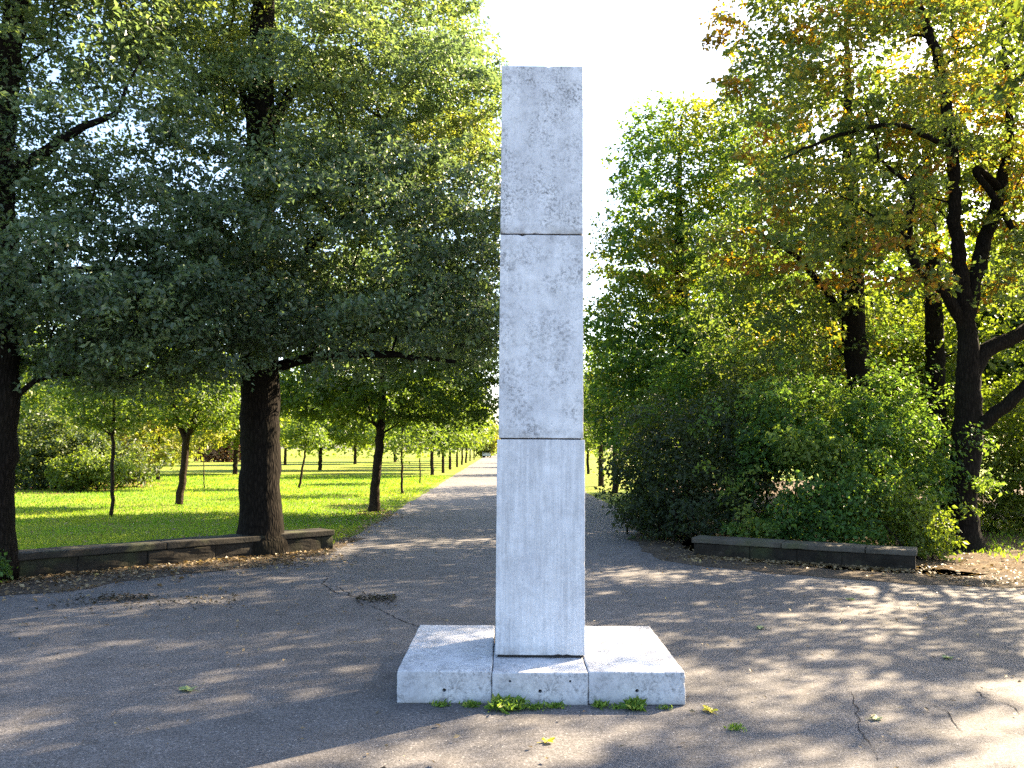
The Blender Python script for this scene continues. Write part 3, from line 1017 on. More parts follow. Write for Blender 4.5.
# ---- right: the forked oak with orange clumps
b = G(962, 549)
YO = b.y
tr = [T3(Vector((b.x, YO, -0.05)), 0.30), T3(A(961, 500, YO), 0.245), T3(A(967, 440, YO), 0.23), T3(A(968, 390, YO), 0.20), T3(A(966, 320, YO), 0.15), T3(A(956, 230, YO - 0.1), 0.105), T3(A(952, 150, YO - .3), 0.10), T3(A(940, 70, YO - .4), 0.085), T3(A(918, 0, YO - .6), 0.06), (A(900, -60, YO - .8).x, YO - .8, 9.7, 0.03)]
lb = [[T3(A(968, 436, YO), 0.12), T3(A(990, 418, YO - .2), 0.11), T3(A(1024, 388, YO - .4), 0.10), T3(A(1080, 340, YO - .6), 0.07), T3(A(1130, 290, YO - .8), 0.03)],
      [T3(A(967, 385, YO), 0.16), T3(A(985, 352, YO), 0.14), T3(A(1018, 335, YO + .1), 0.12), T3(A(1070, 300, YO + .2), 0.08), T3(A(1120, 230, YO + .3), 0.03)],
      [T3(A(966, 330, YO), 0.11), T3(A(945, 292, YO - .1), 0.095), T3(A(915, 262, YO - .3), 0.08), T3(A(908, 225, YO - .4), 0.06), T3(A(912, 190, YO - .5), 0.045), T3(A(880, 160, YO - .8), 0.02)],
      [T3(A(966, 320, YO), 0.14), T3(A(985, 240, YO + .2), 0.12), T3(A(1000, 190, YO + .3), 0.10), T3(A(1010, 110, YO + .3), 0.06), T3(A(1000, 30, YO), 0.03)],
      [T3(A(1000, 190, YO + .3), 0.07), T3(A(975, 170, YO), 0.06), T3(A(1024, 240, YO - .2), 0.05), T3(A(1060, 250, YO - .4), 0.02)],
      [T3(A(952, 150, YO - .3), 0.05), T3(A(900, 125, YO - .9), 0.04), T3(A(840, 135, YO - 1.2), 0.03), T3(A(780, 160, YO - 1.5), 0.012)]]
bl = [blob(880, 90, YO - 0.6, 2.2, 2.2, 1.5), blob(800, 130, YO - 1.0, 1.3, 1.6, 1.2), blob(950, 200, YO + 0.9, 1.7, 1.2, 1.1), blob(840, 210, YO - 0.8, 1.2, 1.4, 0.9), blob(1000, 80, YO + 0.7, 2.4, 2.0, 1.8), blob(1090, 230, YO, 2.0, 2.2, 1.6),
      blob(860, 0, YO - .5, 2.4, 2.3, 1.3), blob(790, 40, YO - .8, 1.2, 1.5, 1.2), blob(1000, 270, YO + 0.9, 1.2, 0.8, 0.6), blob(905, 275, YO - 0.9, 0.55, 0.5, 0.3), blob(1010, 285, YO - 1.0, 0.5, 0.5, 0.35), blob(960, -80, YO, 2.8, 2.6, 1.9), (b.x + 3.0, YO, 7.5, 2.4, 2.6, 2.0), (b.x - 0.3, YO + 0.1, 8.6, 2.3, 2.0, 1.2)]
tree('oak_tree', 'forked oak with orange autumn leaf clumps at the end of the right wall', 'tree', b, tr, lb, bl, 860, 83, M_OAK, mind=0.36, per=86, spread=0.37, L=0.095, wr=0.66, holes=0.30, hs=0.7, clump_off=0.52, clump_amp=0.78, cs=0.75, minz=2.2, thin=(6.4, -0.26))

# ---- right: tree standing outside the frame whose dark twigs hang into the top right corner
bx, by = 8.4, 6.4
tr = [(bx, by, -0.05, 0.36), (bx, by, 2.0, 0.29), (bx + 0.2, by, 5, 0.24), (bx, by, 8, 0.16), (bx, by, 11.5, 0.04)]
lb = [[(bx, by, 3.6, 0.11), (bx - 1.6, by + 0.6, 5.0, 0.07), (bx - 3.0, by + 1.2, 5.8, 0.03)]]
bl = [(bx, by, 8.0, 3.0, 3.0, 2.4), (bx - 1.0, by + 0.6, 6.2, 2.4, 2.2, 1.2), (bx + 1, by - 1, 6.0, 2.4, 2.4, 1.6), (5.35, 7.9, 5.6, 0.7, 0.7, 0.55)]
tree('maple_tree', 'tree whose dark green twigs hang into the top right corner', 'tree', (bx, by), tr, lb, bl, 420, 89, M_DARKSHRUB, mind=0.45, per=70, spread=0.46, L=0.12, holes=0.40, hs=0.6)


# ------------------------------------------------------------------ bushes
def bush(name, label, blobs, n, seed, m, per=70, spread=0.26, L=0.07, mind=0.22, stems=7, holes=0.05, wr=0.62, group=None, cat='bush', co=0.4):
    rng = np.random.default_rng(seed)
    bx_ = float(np.mean([q[0] for q in blobs]))
    by_ = float(np.mean([q[1] for q in blobs]))
    B = np.array([bx_, by_, 0.0])
    root = empty(name, B)
    tag(root, label, cat, group)
    sk = Skeleton(rng)
    for i in range(stems):
        q = blobs[i % len(blobs)]
        sx_, sy_ = q[0] + rng.normal(0, q[3] * 0.3), q[1] + rng.normal(0, q[4] * 0.3)
        sk.p and None
        k_ = sk.add((sx_, sy_, -0.03), -1, 0.03)
        top = np.array([sx_ + rng.normal(0, 0.35), sy_ + rng.normal(0, 0.35), q[2] + q[5] * 0.3])
        for t in np.linspace(0.12, 1, 9):
            k_ = sk.add(np.array([sx_, sy_, -0.03]) * (1 - t) + top * t + rng.normal(0, 0.03, 3), k_, 0.03 * (1 - t * 0.7))
    pts = crown_pts(rng, blobs, n, mind, 0.5, holes, 0.9, seed * 0.31)
    sel = rng.random(len(pts)) < 0.2
    cen = np.array([bx_, by_, 0.7])
    shoots = cen + (pts[sel] - cen) * rng.uniform(1.1, 1.45, (int(sel.sum()), 1)) + np.stack([rng.normal(0, .1, int(sel.sum())), rng.normal(0, .1, int(sel.sum())), rng.uniform(0, 0.25, int(sel.sum()))], axis=1)
    shoots[:, 2] = np.maximum(shoots[:, 2], 0.15)
    shoots[:, 1] = np.maximum(shoots[:, 1], min(q[1] - q[4] for q in blobs))
    pts = np.concatenate([pts, shoots])
    sk.grow(pts, np.array([bx_, by_, 0.2]), 0.3, step=0.18)
    sk.mesh('stem', M_BARK2, root, tip=0.004, flare=None, sides=(8, 5, 3), origin=B)
    cl = np.clip(co + 1.1 * np_noise(pts, 0.9, seed * 1.1) + rng.normal(0, 0.07, len(pts)), 0, 1)
    c, nr, dr, ln, wd, ti, cu = spray_leaves(rng, pts, per, spread, 0.28, L, wr, np.array([bx_, by_, 0.8]), cl, upb=0.55, droop=0.3)
    c[:, 2] = np.maximum(c[:, 2], 0.03)
    leaf_obj('foliage', c - B, nr, dr, ln, wd, ti, cu, m, root)
    return root


bush('lilac_bush', 'dark lilac bush nearest the path on its right', [blob(662, 475, 15.2, 0.95, 1.2, 0.95), blob(705, 455, 15.0, 1.1, 1.2, 1.1), blob(655, 500, 15.0, 0.7, 0.9, 0.7), blob(700, 505, 14.4, 1.0, 0.9, 0.7), blob(735, 440, 15.4, 0.9, 1.0, 1.1)], 330, 101, M_LILAC, per=76, L=0.075, holes=0.16)
bush('green_shrub', 'large light green bush behind the right wall', [blob(790, 470, 13.8, 1.0, 1.0, 1.1), blob(850, 465, 13.6, 1.1, 1.0, 1.15), blob(905, 465, 13.8, 0.9, 0.9, 0.95), blob(775, 425, 14.2, 0.55, 0.6, 0.9), blob(885, 402, 14.0, 0.4, 0.5, 0.65), blob(800, 400, 14.4, 0.35, 0.4, 0.5), blob(765, 505, 13.4, 0.7, 0.8, 0.7), blob(840, 510, 13.0, 1.1, 0.7, 0.6), blob(900, 505, 13.2, 0.7, 0.6, 0.7), blob(835, 425, 14.2, 0.6, 0.8, 0.85)], 430, 103, M_SHRUB, per=74, L=0.08, holes=0.24)
bush('small_shrub', 'small yellow green shrub at the foot of the forked oak', [blob(912, 522, 12.4, 0.34, 0.3, 0.42), blob(930, 535, 12.1, 0.25, 0.25, 0.25)], 60, 105, M_BRIGHT, per=60, L=0.07, stems=4, mind=0.16)
bush('bright_shrub', 'sunlit yellow green shrub right of the forked oak', [blob(1015, 470, 16.5, 0.9, 0.9, 1.3), blob(1050, 460, 16.0, 1.1, 1.0, 1.4), blob(1000, 510, 16.5, 0.7, 0.8, 0.6), blob(1020, 420, 17, 1.0, 1.0, 1.0)], 260, 107, M_BRIGHT, per=65, L=0.085)
bush('bright_shrub', 'tall backlit shrub between the leaning trunk and the forked oak', [blob(890, 400, 19.5, 1.4, 1.2, 1.6), blob(930, 430, 19.5, 1.2, 1.2, 1.5), blob(850, 430, 20, 1.4, 1.2, 1.4), blob(905, 340, 20, 1.3, 1.2, 1.0)], 300, 109, M_BRIGHT, per=60, spread=0.36, L=0.11, mind=0.3)
bush('tall_shrub', 'tall green shrub filling the gap behind the dark lilac bush', [blob(740, 400, 19, 1.5, 1.2, 1.8), blob(690, 420, 19.5, 1.5, 1.2, 1.6), blob(780, 390, 19.5, 1.5, 1.2, 1.8), blob(655, 450, 20, 1.0, 1.2, 1.2)], 340, 111, M_SHRUB, per=60, spread=0.36, L=0.11, mind=0.3)

# shrubs across the left lawn
bush('lawn_shrub', 'dark shrub group beyond the left lawn, with bare brown soil beneath', [blob(45, 450, 31, 1.5, 1.2, 1.5), blob(80, 455, 31, 1.3, 1.2, 1.3), blob(30, 470, 30.5, 1.1, 1.0, 0.8), blob(125, 462, 32, 1.0, 1.0, 0.9)], 240, 121, M_DARKSHRUB, per=45, spread=0.34, L=0.15, mind=0.3)
bush('lawn_shrub', 'pale yellow green shrub in front of the dark shrubs beyond the left lawn', [blob(78, 472, 29.5, 0.9, 0.8, 0.6), blob(105, 470, 29.5, 0.6, 0.6, 0.5)], 110, 122, M_BRIGHT, per=45, spread=0.28, L=0.12, mind=0.24)
young('yellow_tree', 'small yellow leaved tree beyond the left lawn', 158, 480, 458, 2.0, 123, M_YELLOW, 0.10, 110, L=0.22)
young('yellow_tree', 'bright yellow tree closing the far end of the path', 484, 457.5, 452, 3.4, 124, M_YELLOW, 0.2, 120, L=0.5)
bush('foot_plant', 'leafy green weed at the foot of the left edge trunk', [(b0.x + 0.22, b0.y - 0.32, 0.17, 0.15, 0.14, 0.2)], 20, 127, M_SHRUB, per=30, spread=0.12, L=0.06, mind=0.08, stems=3, cat='plant')

bush('autumn_hedge', 'reddish brown autumn hedge far across the lawn left of the big trunk', [blob(198, 445, 92, 1.9, 1.2, 1.7), blob(212, 446, 92, 1.9, 1.2, 1.6), blob(226, 445, 92, 1.9, 1.2, 1.8), blob(240, 446, 92, 1.9, 1.2, 1.6)], 170, 125, M_RUST, per=30, spread=0.6, L=0.4, mind=0.45, cat='hedge')

# mid-distance trees behind, built once per kind and copied
def mid_proto(label, px, py, seed, m, h, cr, L):
    b_ = G(px, py)
    tr_ = [(b_.x, b_.y, -0.05, 0.15), (b_.x, b_.y, h * 0.35, 0.12), (b_.x, b_.y, h * 0.9, 0.04)]
    bl_ = [(b_.x, b_.y, h * 0.45, cr, cr, h * 0.2), (b_.x + cr * .2, b_.y, h * 0.68, cr * 0.9, cr * 0.9, h * 0.2), (b_.x - cr * .3, b_.y, h * 0.85, cr * 0.55, cr * .55, h * 0.13), (b_.x + cr * .6, b_.y, h * .4, cr * .6, cr * .6, h * .13)]
    return tree('park_tree', label, 'tree', b_, tr_, [], bl_, 230, seed, m, M_BARK2, mind=cr * 0.19, per=48, spread=cr * 0.24, L=L, flare=None, sides=(10, 5, 3), holes=0.1, hs=0.4)


m1 = mid_proto('dark green park tree far back over the left lawn, above the dark shrubs', 60, 478, 131, M_AVENUE, 8.5, 3.6, 0.24)
m2 = mid_proto('light green park tree far back between the forked lawn tree and the big trunk', 235, 474, 132, M_BRIGHT, 7.5, 3.4, 0.26)
m3 = mid_proto('green park tree far back just right of the big trunk', 320, 470, 133, M_AVENUE, 8.0, 3.8, 0.28)
for i, (px, py, lab) in enumerate(((100, 468, 'far park tree behind the slender young tree'), (10, 474, 'far park tree behind the left edge trunk'), (165, 466, 'far park tree behind the small yellow tree'),
                                   (285, 465, 'far park tree behind the leaning sapling'), (355, 464, 'far park tree seen just left of the leaning avenue trunk'), (395, 462, 'far park tree behind the dark straight young tree'))):
    bb = G(px, py)
    copy_thing((m1, m2, m3)[i % 3], (bb.x, bb.y, 0), 1.7 * i + 0.3, 0.95 + 0.12 * (i % 3), lab, 'park trees far across the lawn')
for i, (x, y, s, lab) in enumerate(((9.5, 30, 1.25, 'tall tree deep in the wood behind the tall green shrub'), (14.5, 28, 1.3, 'tree deep in the wood behind the leaning trunk'), (17.5, 26, 1.25, 'tree deep in the wood behind the forked oak'), (21, 24, 1.2, 'tree deep in the wood at the right photo edge'))):
    copy_thing((m2, m1, m2, m3)[i], (x, y, 0), 1.1 * i, s, lab, 'trees deep in the right hand wood')

# far wood: one mass beyond the park
rng = np.random.default_rng(5)
cs_ = []
for i in range(150):
    x = -170 + 340 * (i + rng.random()) / 150
    y = 150 + rng.uniform(-12, 25) + (60 if -6 < x < 7 else 0)
    h = rng.uniform(5.5, 10)
    k = 16
    th = rng.random(k) * math.tau
    rr = np.sqrt(rng.random(k)) * 3.2
    cs_.append(np.stack([x + np.cos(th) * rr, y + np.sin(th) * rr, 0.4 + h * rng.random(k) ** 0.7], axis=1))
pts = np.concatenate(cs_)
cl = np.clip(0.45 + 0.7 * np_noise(pts, 0.09, 3.1) + rng.normal(0, .08, len(pts)), 0, 1)
c, nr, dr, ln, wd, ti, cu = spray_leaves(rng, pts, 14, 1.2, 0.4, 0.8, 0.7, np.array([0, 170, 4.0]), cl)
o = leaf_obj('distant_woods', c, nr, dr, ln, wd, ti, cu, M_BRIGHT)
tag(o, 'belt of pale green trees along the far end of the park', 'woods', kind='stuff')


# ------------------------------------------------------------------ low walls
def seg_blocks(name, label, p0, p1, h, th, cap_t, over, capm, seed, cap_len):
    """Low wall of coursed stone with a slab coping: body built of real blocks, coping of separate slabs laid along it."""
    rnd = random.Random(seed)
    a, b_ = Vector((p0.x, p0.y, 0)), Vector((p1.x, p1.y, 0))
    d = b_ - a
    L = d.length
    root = empty(name, a, math.atan2(d.y, d.x))
    tag(root, label, 'wall')
    bm = bmesh.new()
    hb = h - cap_t
    for row in range(1):
        x = 0.0
        z0, z1_ = 0.0, hb - 0.004
        off = 0.25 if row else 0.0
        while x < L - 0.01:
            w_ = min(rnd.uniform(0.6, 1.1) - (off if x == 0 else 0), L - x)
            if w_ < 0.06:
                break
            f = rnd.uniform(-0.012, 0.012)
            g = bmesh.ops.create_cube(bm, size=1.0)
            bv = g['verts']
            for v in bv:
                v.co = Vector((x + (v.co.x + 0.5) * (w_ - 0.004), (v.co.y + 0.5) * th + f, z0 + (v.co.z + 0.5) * (z1_ - z0)))
            es = list({e for v in bv for e in v.link_edges})
            bmesh.ops.bevel(bm, geom=es, offset=0.012, segments=2, profile=0.6, affect='EDGES')
            x += w_
    bmesh.ops.subdivide_edges(bm, edges=[e for e in bm.edges if e.calc_length() > 0.1], cuts=3, use_grid_fill=True)
    for v in bm.verts:
        q = v.co * 7 + Vector((seed, 0, 0))
        v.co += Vector((0, noise.noise(q), noise.noise(q + Vector((9, 0, 0))) * 0.5)) * 0.028
    bm_obj('stonework', bm, M_WALL, root)
    g = bmesh.new()
    bmesh.ops.create_cube(g, size=1.0)
    for v in g.verts:
        v.co = Vector(((v.co.x + 0.5) * (L - 0.06) + 0.03, (v.co.y + 0.5) * (th - 0.06) + 0.03, (v.co.z + 0.5) * (hb - 0.01)))
    bm_obj('mortar', g, M_JOINT, root)
    bm = bmesh.new()
    x = -over
    while x < L + over - 0.02:
        w_ = min(cap_len * rnd.uniform(0.85, 1.15), L + over - x)
        if L + over - (x + w_) < 0.25:
            w_ = L + over - x
        g = bmesh.ops.create_cube(bm, size=1.0)
        bv = g['verts']
        dz = rnd.uniform(-0.004, 0.006)
        for v in bv:
            v.co = Vector((x + (v.co.x + 0.5) * (w_ - 0.01), (v.co.y + 0.5) * (th + 2 * over) - over, hb + 0.003 + dz + (v.co.z + 0.5) * cap_t))
        es = list({e for v in bv for e in v.link_edges})
        bmesh.ops.bevel(bm, geom=es, offset=0.014, segments=2, profile=0.6, affect='EDGES')
        x += w_
    bmesh.ops.subdivide_edges(bm, edges=[e for e in bm.edges if e.calc_length() > 0.12], cuts=4, use_grid_fill=True)
    for v in bm.verts:
        q = v.co * 5 + Vector((seed, 3, 0))
        v.co += Vector((0, noise.noise(q) * 0.012, noise.noise(q + Vector((4, 0, 0))) * 0.010))
    bm_obj('coping', bm, capm, root)
    return root


wl0, wl1 = G(14, 579), G(333, 549)
dirL = (wl1 - wl0).normalized()
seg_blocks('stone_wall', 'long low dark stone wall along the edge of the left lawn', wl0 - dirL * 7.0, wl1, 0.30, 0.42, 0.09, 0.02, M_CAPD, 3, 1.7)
wr0, wr1 = G(694, 556), G(916, 571)
seg_blocks('stone_wall', 'short low stone wall with worn coping at the foot of the right bushes', wr0, wr1, 0.27, 0.42, 0.075, 0.03, M_CAP, 9, 1.3)

# ------------------------------------------------------------------ far car at the end of the path
M_CARW = simple('white_car_paint', (0.75, 0.75, 0.74), 0.3, 0.5)
M_CARG = simple('dark_car_glass', (0.012, 0.012, 0.013), 0.55, 0.15)
M_TYRE = simple('tyre_rubber', (0.02, 0.02, 0.02), 0.85, 0.2)
M_LAMP = simple('headlamp_glass', (0.5, 0.5, 0.48), 0.15, 0.6)
cb = G(486.5, 457.6)
car = empty('parked_car', (cb.x, cb.y, 0))
tag(car, 'tiny white car with dark windscreen at the far end of the path', 'car')
bm = bmesh.new()
prof = [(0, 0.35), (0, 0.85), (0.12, 0.98), (1.0, 1.08), (1.7, 1.5), (3.0, 1.52), (3.75, 1.1), (4.1, 1.0), (4.15, 0.4)]
ring = []
for sx_, ins in ((-0.85, 1), (0.85, 1)):
    ring.append([bm.verts.new((sx_ * (0.82 if z > 1.2 else 1.0), y, z)) for y, z in prof])
bm.faces.new(ring[0])
bm.faces.new(list(reversed(ring[1])))
for i in range(len(prof)):
    j = (i + 1) % len(prof)
    bm.faces.new((ring[0][i], ring[1][i], ring[1][j], ring[0][j]))
bmesh.ops.recalc_face_normals(bm, faces=bm.faces[:])
bmesh.ops.bevel(bm, geom=bm.edges[:], offset=0.05, segments=2, affect='EDGES')
bm_obj('body', bm, M_CARW, car)
bm = bmesh.new()
q = [bm.verts.new(p_) for p_ in ((-0.74, 1.0, 1.12), (0.74, 1.0, 1.12), (0.62, 1.64, 1.49), (-0.62, 1.64, 1.49))]
f = bm.faces.new(q)
r_ = bmesh.ops.extrude_face_region(bm, geom=[f])
for v in [e for e in r_['geom'] if isinstance(e, bmesh.types.BMVert)]:
    v.co += Vector((0, -0.03, 0.05))
bmesh.ops.recalc_face_normals(bm, faces=bm.faces[:])
bm_obj('windscreen', bm, M_CARG, car)
for sx_ in (-0.78, 0.78):
    for yy in (0.75, 3.3):
        bm = bmesh.new()
        bmesh.ops.create_cone(bm, cap_ends=True, segments=16, radius1=0.31, radius2=0.31, depth=0.2, matrix=Matrix.Translation((sx_, yy, 0.31)) @ Matrix.Rotation(R(90), 4, 'Y'))
        bmesh.ops.bevel(bm, geom=bm.edges[:], offset=0.02, segments=1, affect='EDGES')
        bm_obj('wheel', bm, M_TYRE, car)
    bm = bmesh.new()
    bmesh.ops.create_uvsphere(bm, u_segments=10, v_segments=6, radius=0.13, matrix=Matrix.Translation((sx_ * 0.75, 0.02, 0.78)) @ Matrix.Diagonal((1.4, 0.5, 0.8, 1)))
    bm_obj('headlight', bm, M_LAMP, car)


# ------------------------------------------------------------------ grass, litter, single leaves, weeds
rng = np.random.default_rng(77)
N = 150000
# blades on the lawn, denser near
y = 10.5 + 38 * rng.random(N) ** 1.7
x = -2.7 - (0.80 * y) * rng.random(N)
keep = np.ones(N, bool)
# behind the left wall only, and outside trunks
a, b_ = wl0 - dirL * 7.0, wl1
nx, ny = -dirL.y, dirL.x
s = (x - a.x) * nx + (y - a.y) * ny
keep &= (s > 0.48) | ((x > wl1.x + 0.1) & (y > 13.0))
dens = np.array([noise.noise(Vector((xx * 0.45, yy * 0.45, 3.3))) for xx, yy in zip(x, y)])
keep &= rng.random(N) < 0.75 + 0.5 * dens
x, y = x[keep], y[keep]
N = len(x)
hgt = rng.uniform(0.025, 0.06, N) * (1 + (y - 10) * 0.02)
c = np.stack([x, y, np.full(N, -0.006)], axis=1)
dr = np.stack([rng.normal(0, 0.45, N), rng.normal(0, 0.45, N), np.ones(N)], axis=1)
nr = np.stack([rng.normal(0, 1, N), rng.normal(0, 1, N), rng.normal(0, 0.2, N)], axis=1)
cl = np.clip(0.45 + 0.8 * dens[keep] + rng.normal(0, .12, N), 0, 1)
o = leaf_obj('grass', c, nr, dr, hgt, hgt * 0.32 * (1 + (y - 10) * 0.02), rng.random(N), cl, M_GRASS, None, 0.25, 0.0)
tag(o, 'mown green grass of the left lawn', 'grass', kind='stuff')


rg = np.random.default_rng(31)
N = 5000
c = np.stack([rg.uniform(7.6, 15, N), rg.uniform(11.6, 19, N), np.full(N, 0.0)], axis=1)
dr = np.stack([rg.normal(0, .5, N), rg.normal(0, .5, N), np.ones(N)], axis=1)
nr = rg.normal(0, 1, (N, 3)) * np.array([1, 1, .3])
hg = rg.uniform(0.04, 0.10, N)
o = leaf_obj('undergrowth', c, nr, dr, hg, hg * 0.35, rg.random(N), np.clip(rg.normal(.6, .2, N), 0, 1), M_GRASS, None, 0.3, 0.0)
tag(o, 'sparse grassy undergrowth on the wood floor right of the oak', 'undergrowth', kind='stuff')


def scatter(name, label, spots, n, L, seed, m=M_LITTER):
    """Fallen leaves lying nearly flat; spots are (x, y, along dx, dy, across, weight)."""
    rg = np.random.default_rng(seed)
    W = np.array([s_[5] for s_ in spots], float)
    ch = rg.choice(len(spots), n, p=W / W.sum())
    Sx = np.array([s_[:5] for s_ in spots])[ch]
    t = rg.random(n)
    ang = np.arctan2(Sx[:, 3], Sx[:, 2])
    ac = rg.normal(0, 1, n) * Sx[:, 4]
    X = Sx[:, 0] + Sx[:, 2] * t - np.sin(ang) * ac
    Yv = Sx[:, 1] + Sx[:, 3] * t + np.cos(ang) * ac
    ln = L * rg.uniform(0.5, 1.4, n)
    c_ = np.stack([X, Yv, 0.012 + rg.random(n) * 0.018], axis=1)
    nr_ = rg.normal(0, 0.28, (n, 3)) + np.array([0, 0, 1.0])
    dr_ = np.stack([rg.normal(0, 1, n), rg.normal(0, 1, n), rg.normal(0, .12, n)], axis=1)
    o_ = leaf_obj(name, c_, nr_, dr_, ln, ln * rg.uniform(0.5, 0.8, n), rg.random(n), np.clip(rg.normal(0.5, 0.25, n), 0, 1), m, None, 0.15)
    tag(o_, label, 'fallen leaves', kind='stuff')
    return o_


q0 = wl0 - dirL * 3.0
dl = wl1 - q0
scatter('fallen_leaves', 'dry brown leaves drifted along the foot of the left wall', [(q0.x, q0.y - 0.25, dl.x, dl.y, 0.16, 5), (q0.x, q0.y - 0.9, dl.x, dl.y, 0.5, 5), (-2.75, 12.9, 0.2, 7, 0.22, 2), (-3.4, 10.9, 0.8, 1.6, 0.5, 1)], 3600, 0.06, 201)
dw = wr1 - wr0
scatter('fallen_leaves', 'dry pale leaves drifted along the right wall and under the oak', [(wr0.x, wr0.y - 0.15, dw.x, dw.y, 0.10, 5), (wr0.x - 0.3, wr0.y - 0.3, dw.x + .5, dw.y, 0.3, 2), (2.9, 11.6, 0.35, 6.5, 0.18, 2), (5.6, 10.1, 4, -0.3, 0.28, 4), (5.9, 11.3, 4, 0, 0.6, 3), (3.3, 12.4, 2.8, -1.4, 0.2, 1.5)], 3200, 0.055, 202)
pc = G(376, 600)
scatter('leaf_debris', 'small heap of dark leaf debris on the asphalt near the cracks', [(pc.x - 0.2, pc.y, 0.4, 0.05, 0.12, 1)], 170, 0.05, 204, M_DEBRIS)
pc = G(150, 602)
scatter('leaf_debris', 'dark smear of trodden leaf debris on the asphalt before the left wall', [(pc.x - 1.0, pc.y - 0.1, 1.9, 0.2, 0.24, 1), (pc.x - 0.6, pc.y + 0.1, 0.5, 0.1, 0.12, 1)], 420, 0.045, 205, M_DEBRIS)
scatter('fallen_leaves', 'scattered yellow and brown leaves over the left lawn', [(-9, 17, 6, 1, 2.5, 2), (-3.4, 20.3, 0.8, 0.1, 0.8, 2), (-16, 27, 14, 2, 5, 2), (-3.4, 14, 0, 20, 0.5, 2)], 1500, 0.07, 206)
scatter('fallen_leaves', 'scattered dry leaf bits over the asphalt', [(-6, 7.5, 5, 1, 1.2, 2), (-3, 11.5, 6, 0.5, 2.5, 2), (1.5, 8.5, 7, 0.5, 1.3, 3), (-2, 5.5, 8, 0, 1.6, 1), (-2.2, 16, 0, 14, 0.3, 1), (3.1, 16, 0, 14, 0.3, 1)], 1700, 0.032, 203)


def single_leaf(label, px, py, size, m, seed, rz):
    """One lobed leaf lying on the asphalt."""
    rg = random.Random(seed)
    c_ = G(px, py)
    bm = bmesh.new()
    pts = []
    n = 36
    for i in range(n):
        t = i / n * math.tau
        r = size * (0.52 + 0.30 * abs(math.cos(2.5 * t)) ** 1.5 + rg.uniform(-0.05, 0.05)) * (0.75 if 2.6 < t < 3.7 else 1)
        pts.append((r * math.cos(t), r * 0.72 * math.sin(t)))
    cv = bm.verts.new((0, 0, 0.008))
    ring_ = [bm.verts.new((x_, y_, 0.006 + 0.014 * (0.5 + 0.5 * math.sin(3 * math.atan2(y_, x_) + seed)) + rg.uniform(0, 0.006))) for x_, y_ in pts]
    for i in range(n):
        bm.faces.new((cv, ring_[i], ring_[(i + 1) % n]))
    # stalk
    st = [bm.verts.new((-size * 0.3, -0.002, 0.01)), bm.verts.new((-size * 0.3, 0.002, 0.01)), bm.verts.new((-size * 1.15, 0.012, 0.007)), bm.verts.new((-size * 1.15, 0.008, 0.007))]
    bm.faces.new(st)
    o_ = bm_obj('fallen_leaf', bm, m)
    for an in ('tint', 'clump'):
        at_ = o_.data.attributes.new(an, 'FLOAT', 'FACE')
        at_.data.foreach_set('value', [rg.random() for _ in o_.data.polygons])
    o_.location = (c_.x, c_.y, 0.0)
    o_.rotation_euler = (0, 0, rz)
    tag(o_, label, 'leaf', 'single leaves lying on the asphalt')


single_leaf('yellow green leaf on the asphalt in front of the middle plinth slab', 548, 743, 0.055, M_YLEAF, 1, 0.4)
single_leaf('bright yellow leaf on the asphalt by the right front corner of the plinth', 710, 712, 0.075, M_YLEAF, 2, 2.0)
single_leaf('pale crumpled leaf on the dark asphalt left of the plinth', 188, 691, 0.085, M_GLEAF, 3, 2.9)
single_leaf('pale leaf on the asphalt in the bottom right part', 876, 720, 0.06, M_GLEAF, 4, 0.2)
single_leaf('pale leaf in the sunlit patch at the right photo edge', 948, 659, 0.07, M_GLEAF, 5, 1.0)
single_leaf('small pale leaf on the asphalt beyond the plinth, right side', 760, 629, 0.07, M_GLEAF, 6, 0.7)
single_leaf('pale leaf near the middle of the sunlit asphalt before the right wall', 850, 600, 0.08, M_GLEAF, 7, 2.2)


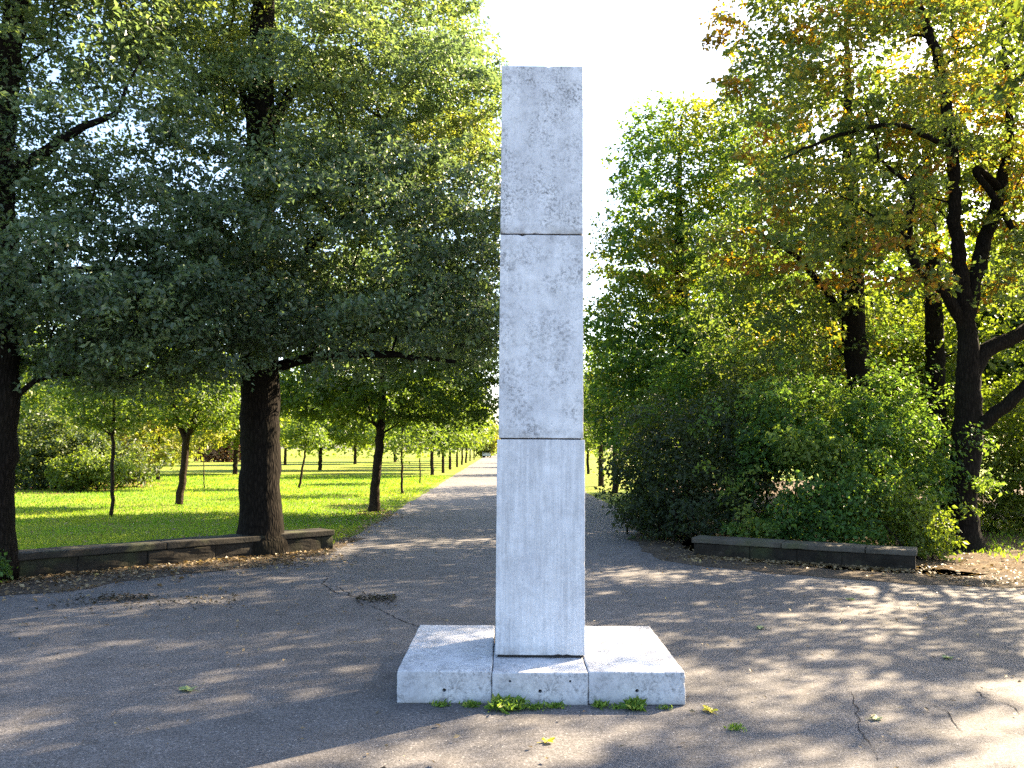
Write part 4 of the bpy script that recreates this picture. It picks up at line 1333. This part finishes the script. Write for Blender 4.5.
def weed(label, px, py, w_, d_, h_, n, seed, group='weeds along the front of the plinth', nm='weed_tuft'):
    rg = np.random.default_rng(seed)
    c0_ = G(px, py)
    c_ = np.stack([rg.normal(0, w_ * 0.45, n), -np.abs(rg.normal(0, d_ * 0.5, n)), rg.random(n) * h_ * 0.5], axis=1)
    dr_ = np.stack([rg.normal(0, 0.7, n), rg.normal(-0.2, 0.6, n), rg.uniform(0.3, 1.2, n)], axis=1)
    nr_ = np.stack([rg.normal(0, 1, n), rg.normal(-0.4, 1, n), rg.normal(0.4, 0.5, n)], axis=1)
    ln = h_ * rg.uniform(0.4, 1.0, n)
    o_ = leaf_obj(nm, c_, nr_, dr_, ln, ln * rg.uniform(0.18, 0.5, n), rg.random(n), np.clip(rg.normal(0.5, 0.25, n), 0, 1), M_WEED, None, 0.3, 0.0)
    o_.location = (c0_.x, c0_.y, 0.0)
    tag(o_, label, 'weed', group)


weed('small yellowish weed tuft at the left slab of the plinth', 441, 706, 0.06, 0.04, 0.035, 110, 1)
weed('largest green weed tuft, at the joint of left and middle slab', 508, 708, 0.11, 0.07, 0.07, 420, 2)
weed('low weeds between the left slab tuft and the largest tuft', 472, 706.5, 0.07, 0.03, 0.04, 120, 7)
weed('thin low weeds in front of the middle slab', 556, 707.5, 0.055, 0.03, 0.035, 120, 3)
weed('low green weed tuft at the joint of middle and right slab', 600, 707.5, 0.05, 0.03, 0.045, 110, 4)
weed('round green weed tuft in front of the right slab', 634, 708.5, 0.055, 0.05, 0.065, 220, 5)
weed('thin sparse weeds near the right front corner of the plinth', 665, 709, 0.05, 0.02, 0.03, 60, 6)
weed('sparse yellowed weeds right of the largest tuft', 536, 708.5, 0.09, 0.04, 0.04, 150, 9)
weed('thin dry weeds between the right joint tuft and the round tuft', 617, 708, 0.05, 0.03, 0.03, 90, 10)
weed('small dark green weed growing from the asphalt right of the plinth', 735, 729, 0.05, 0.05, 0.035, 90, 8, 'weeds on the open asphalt')

print('objects', len(sc.objects), 'faces', sum(len(o.data.polygons) for o in sc.objects if o.type == 'MESH'))
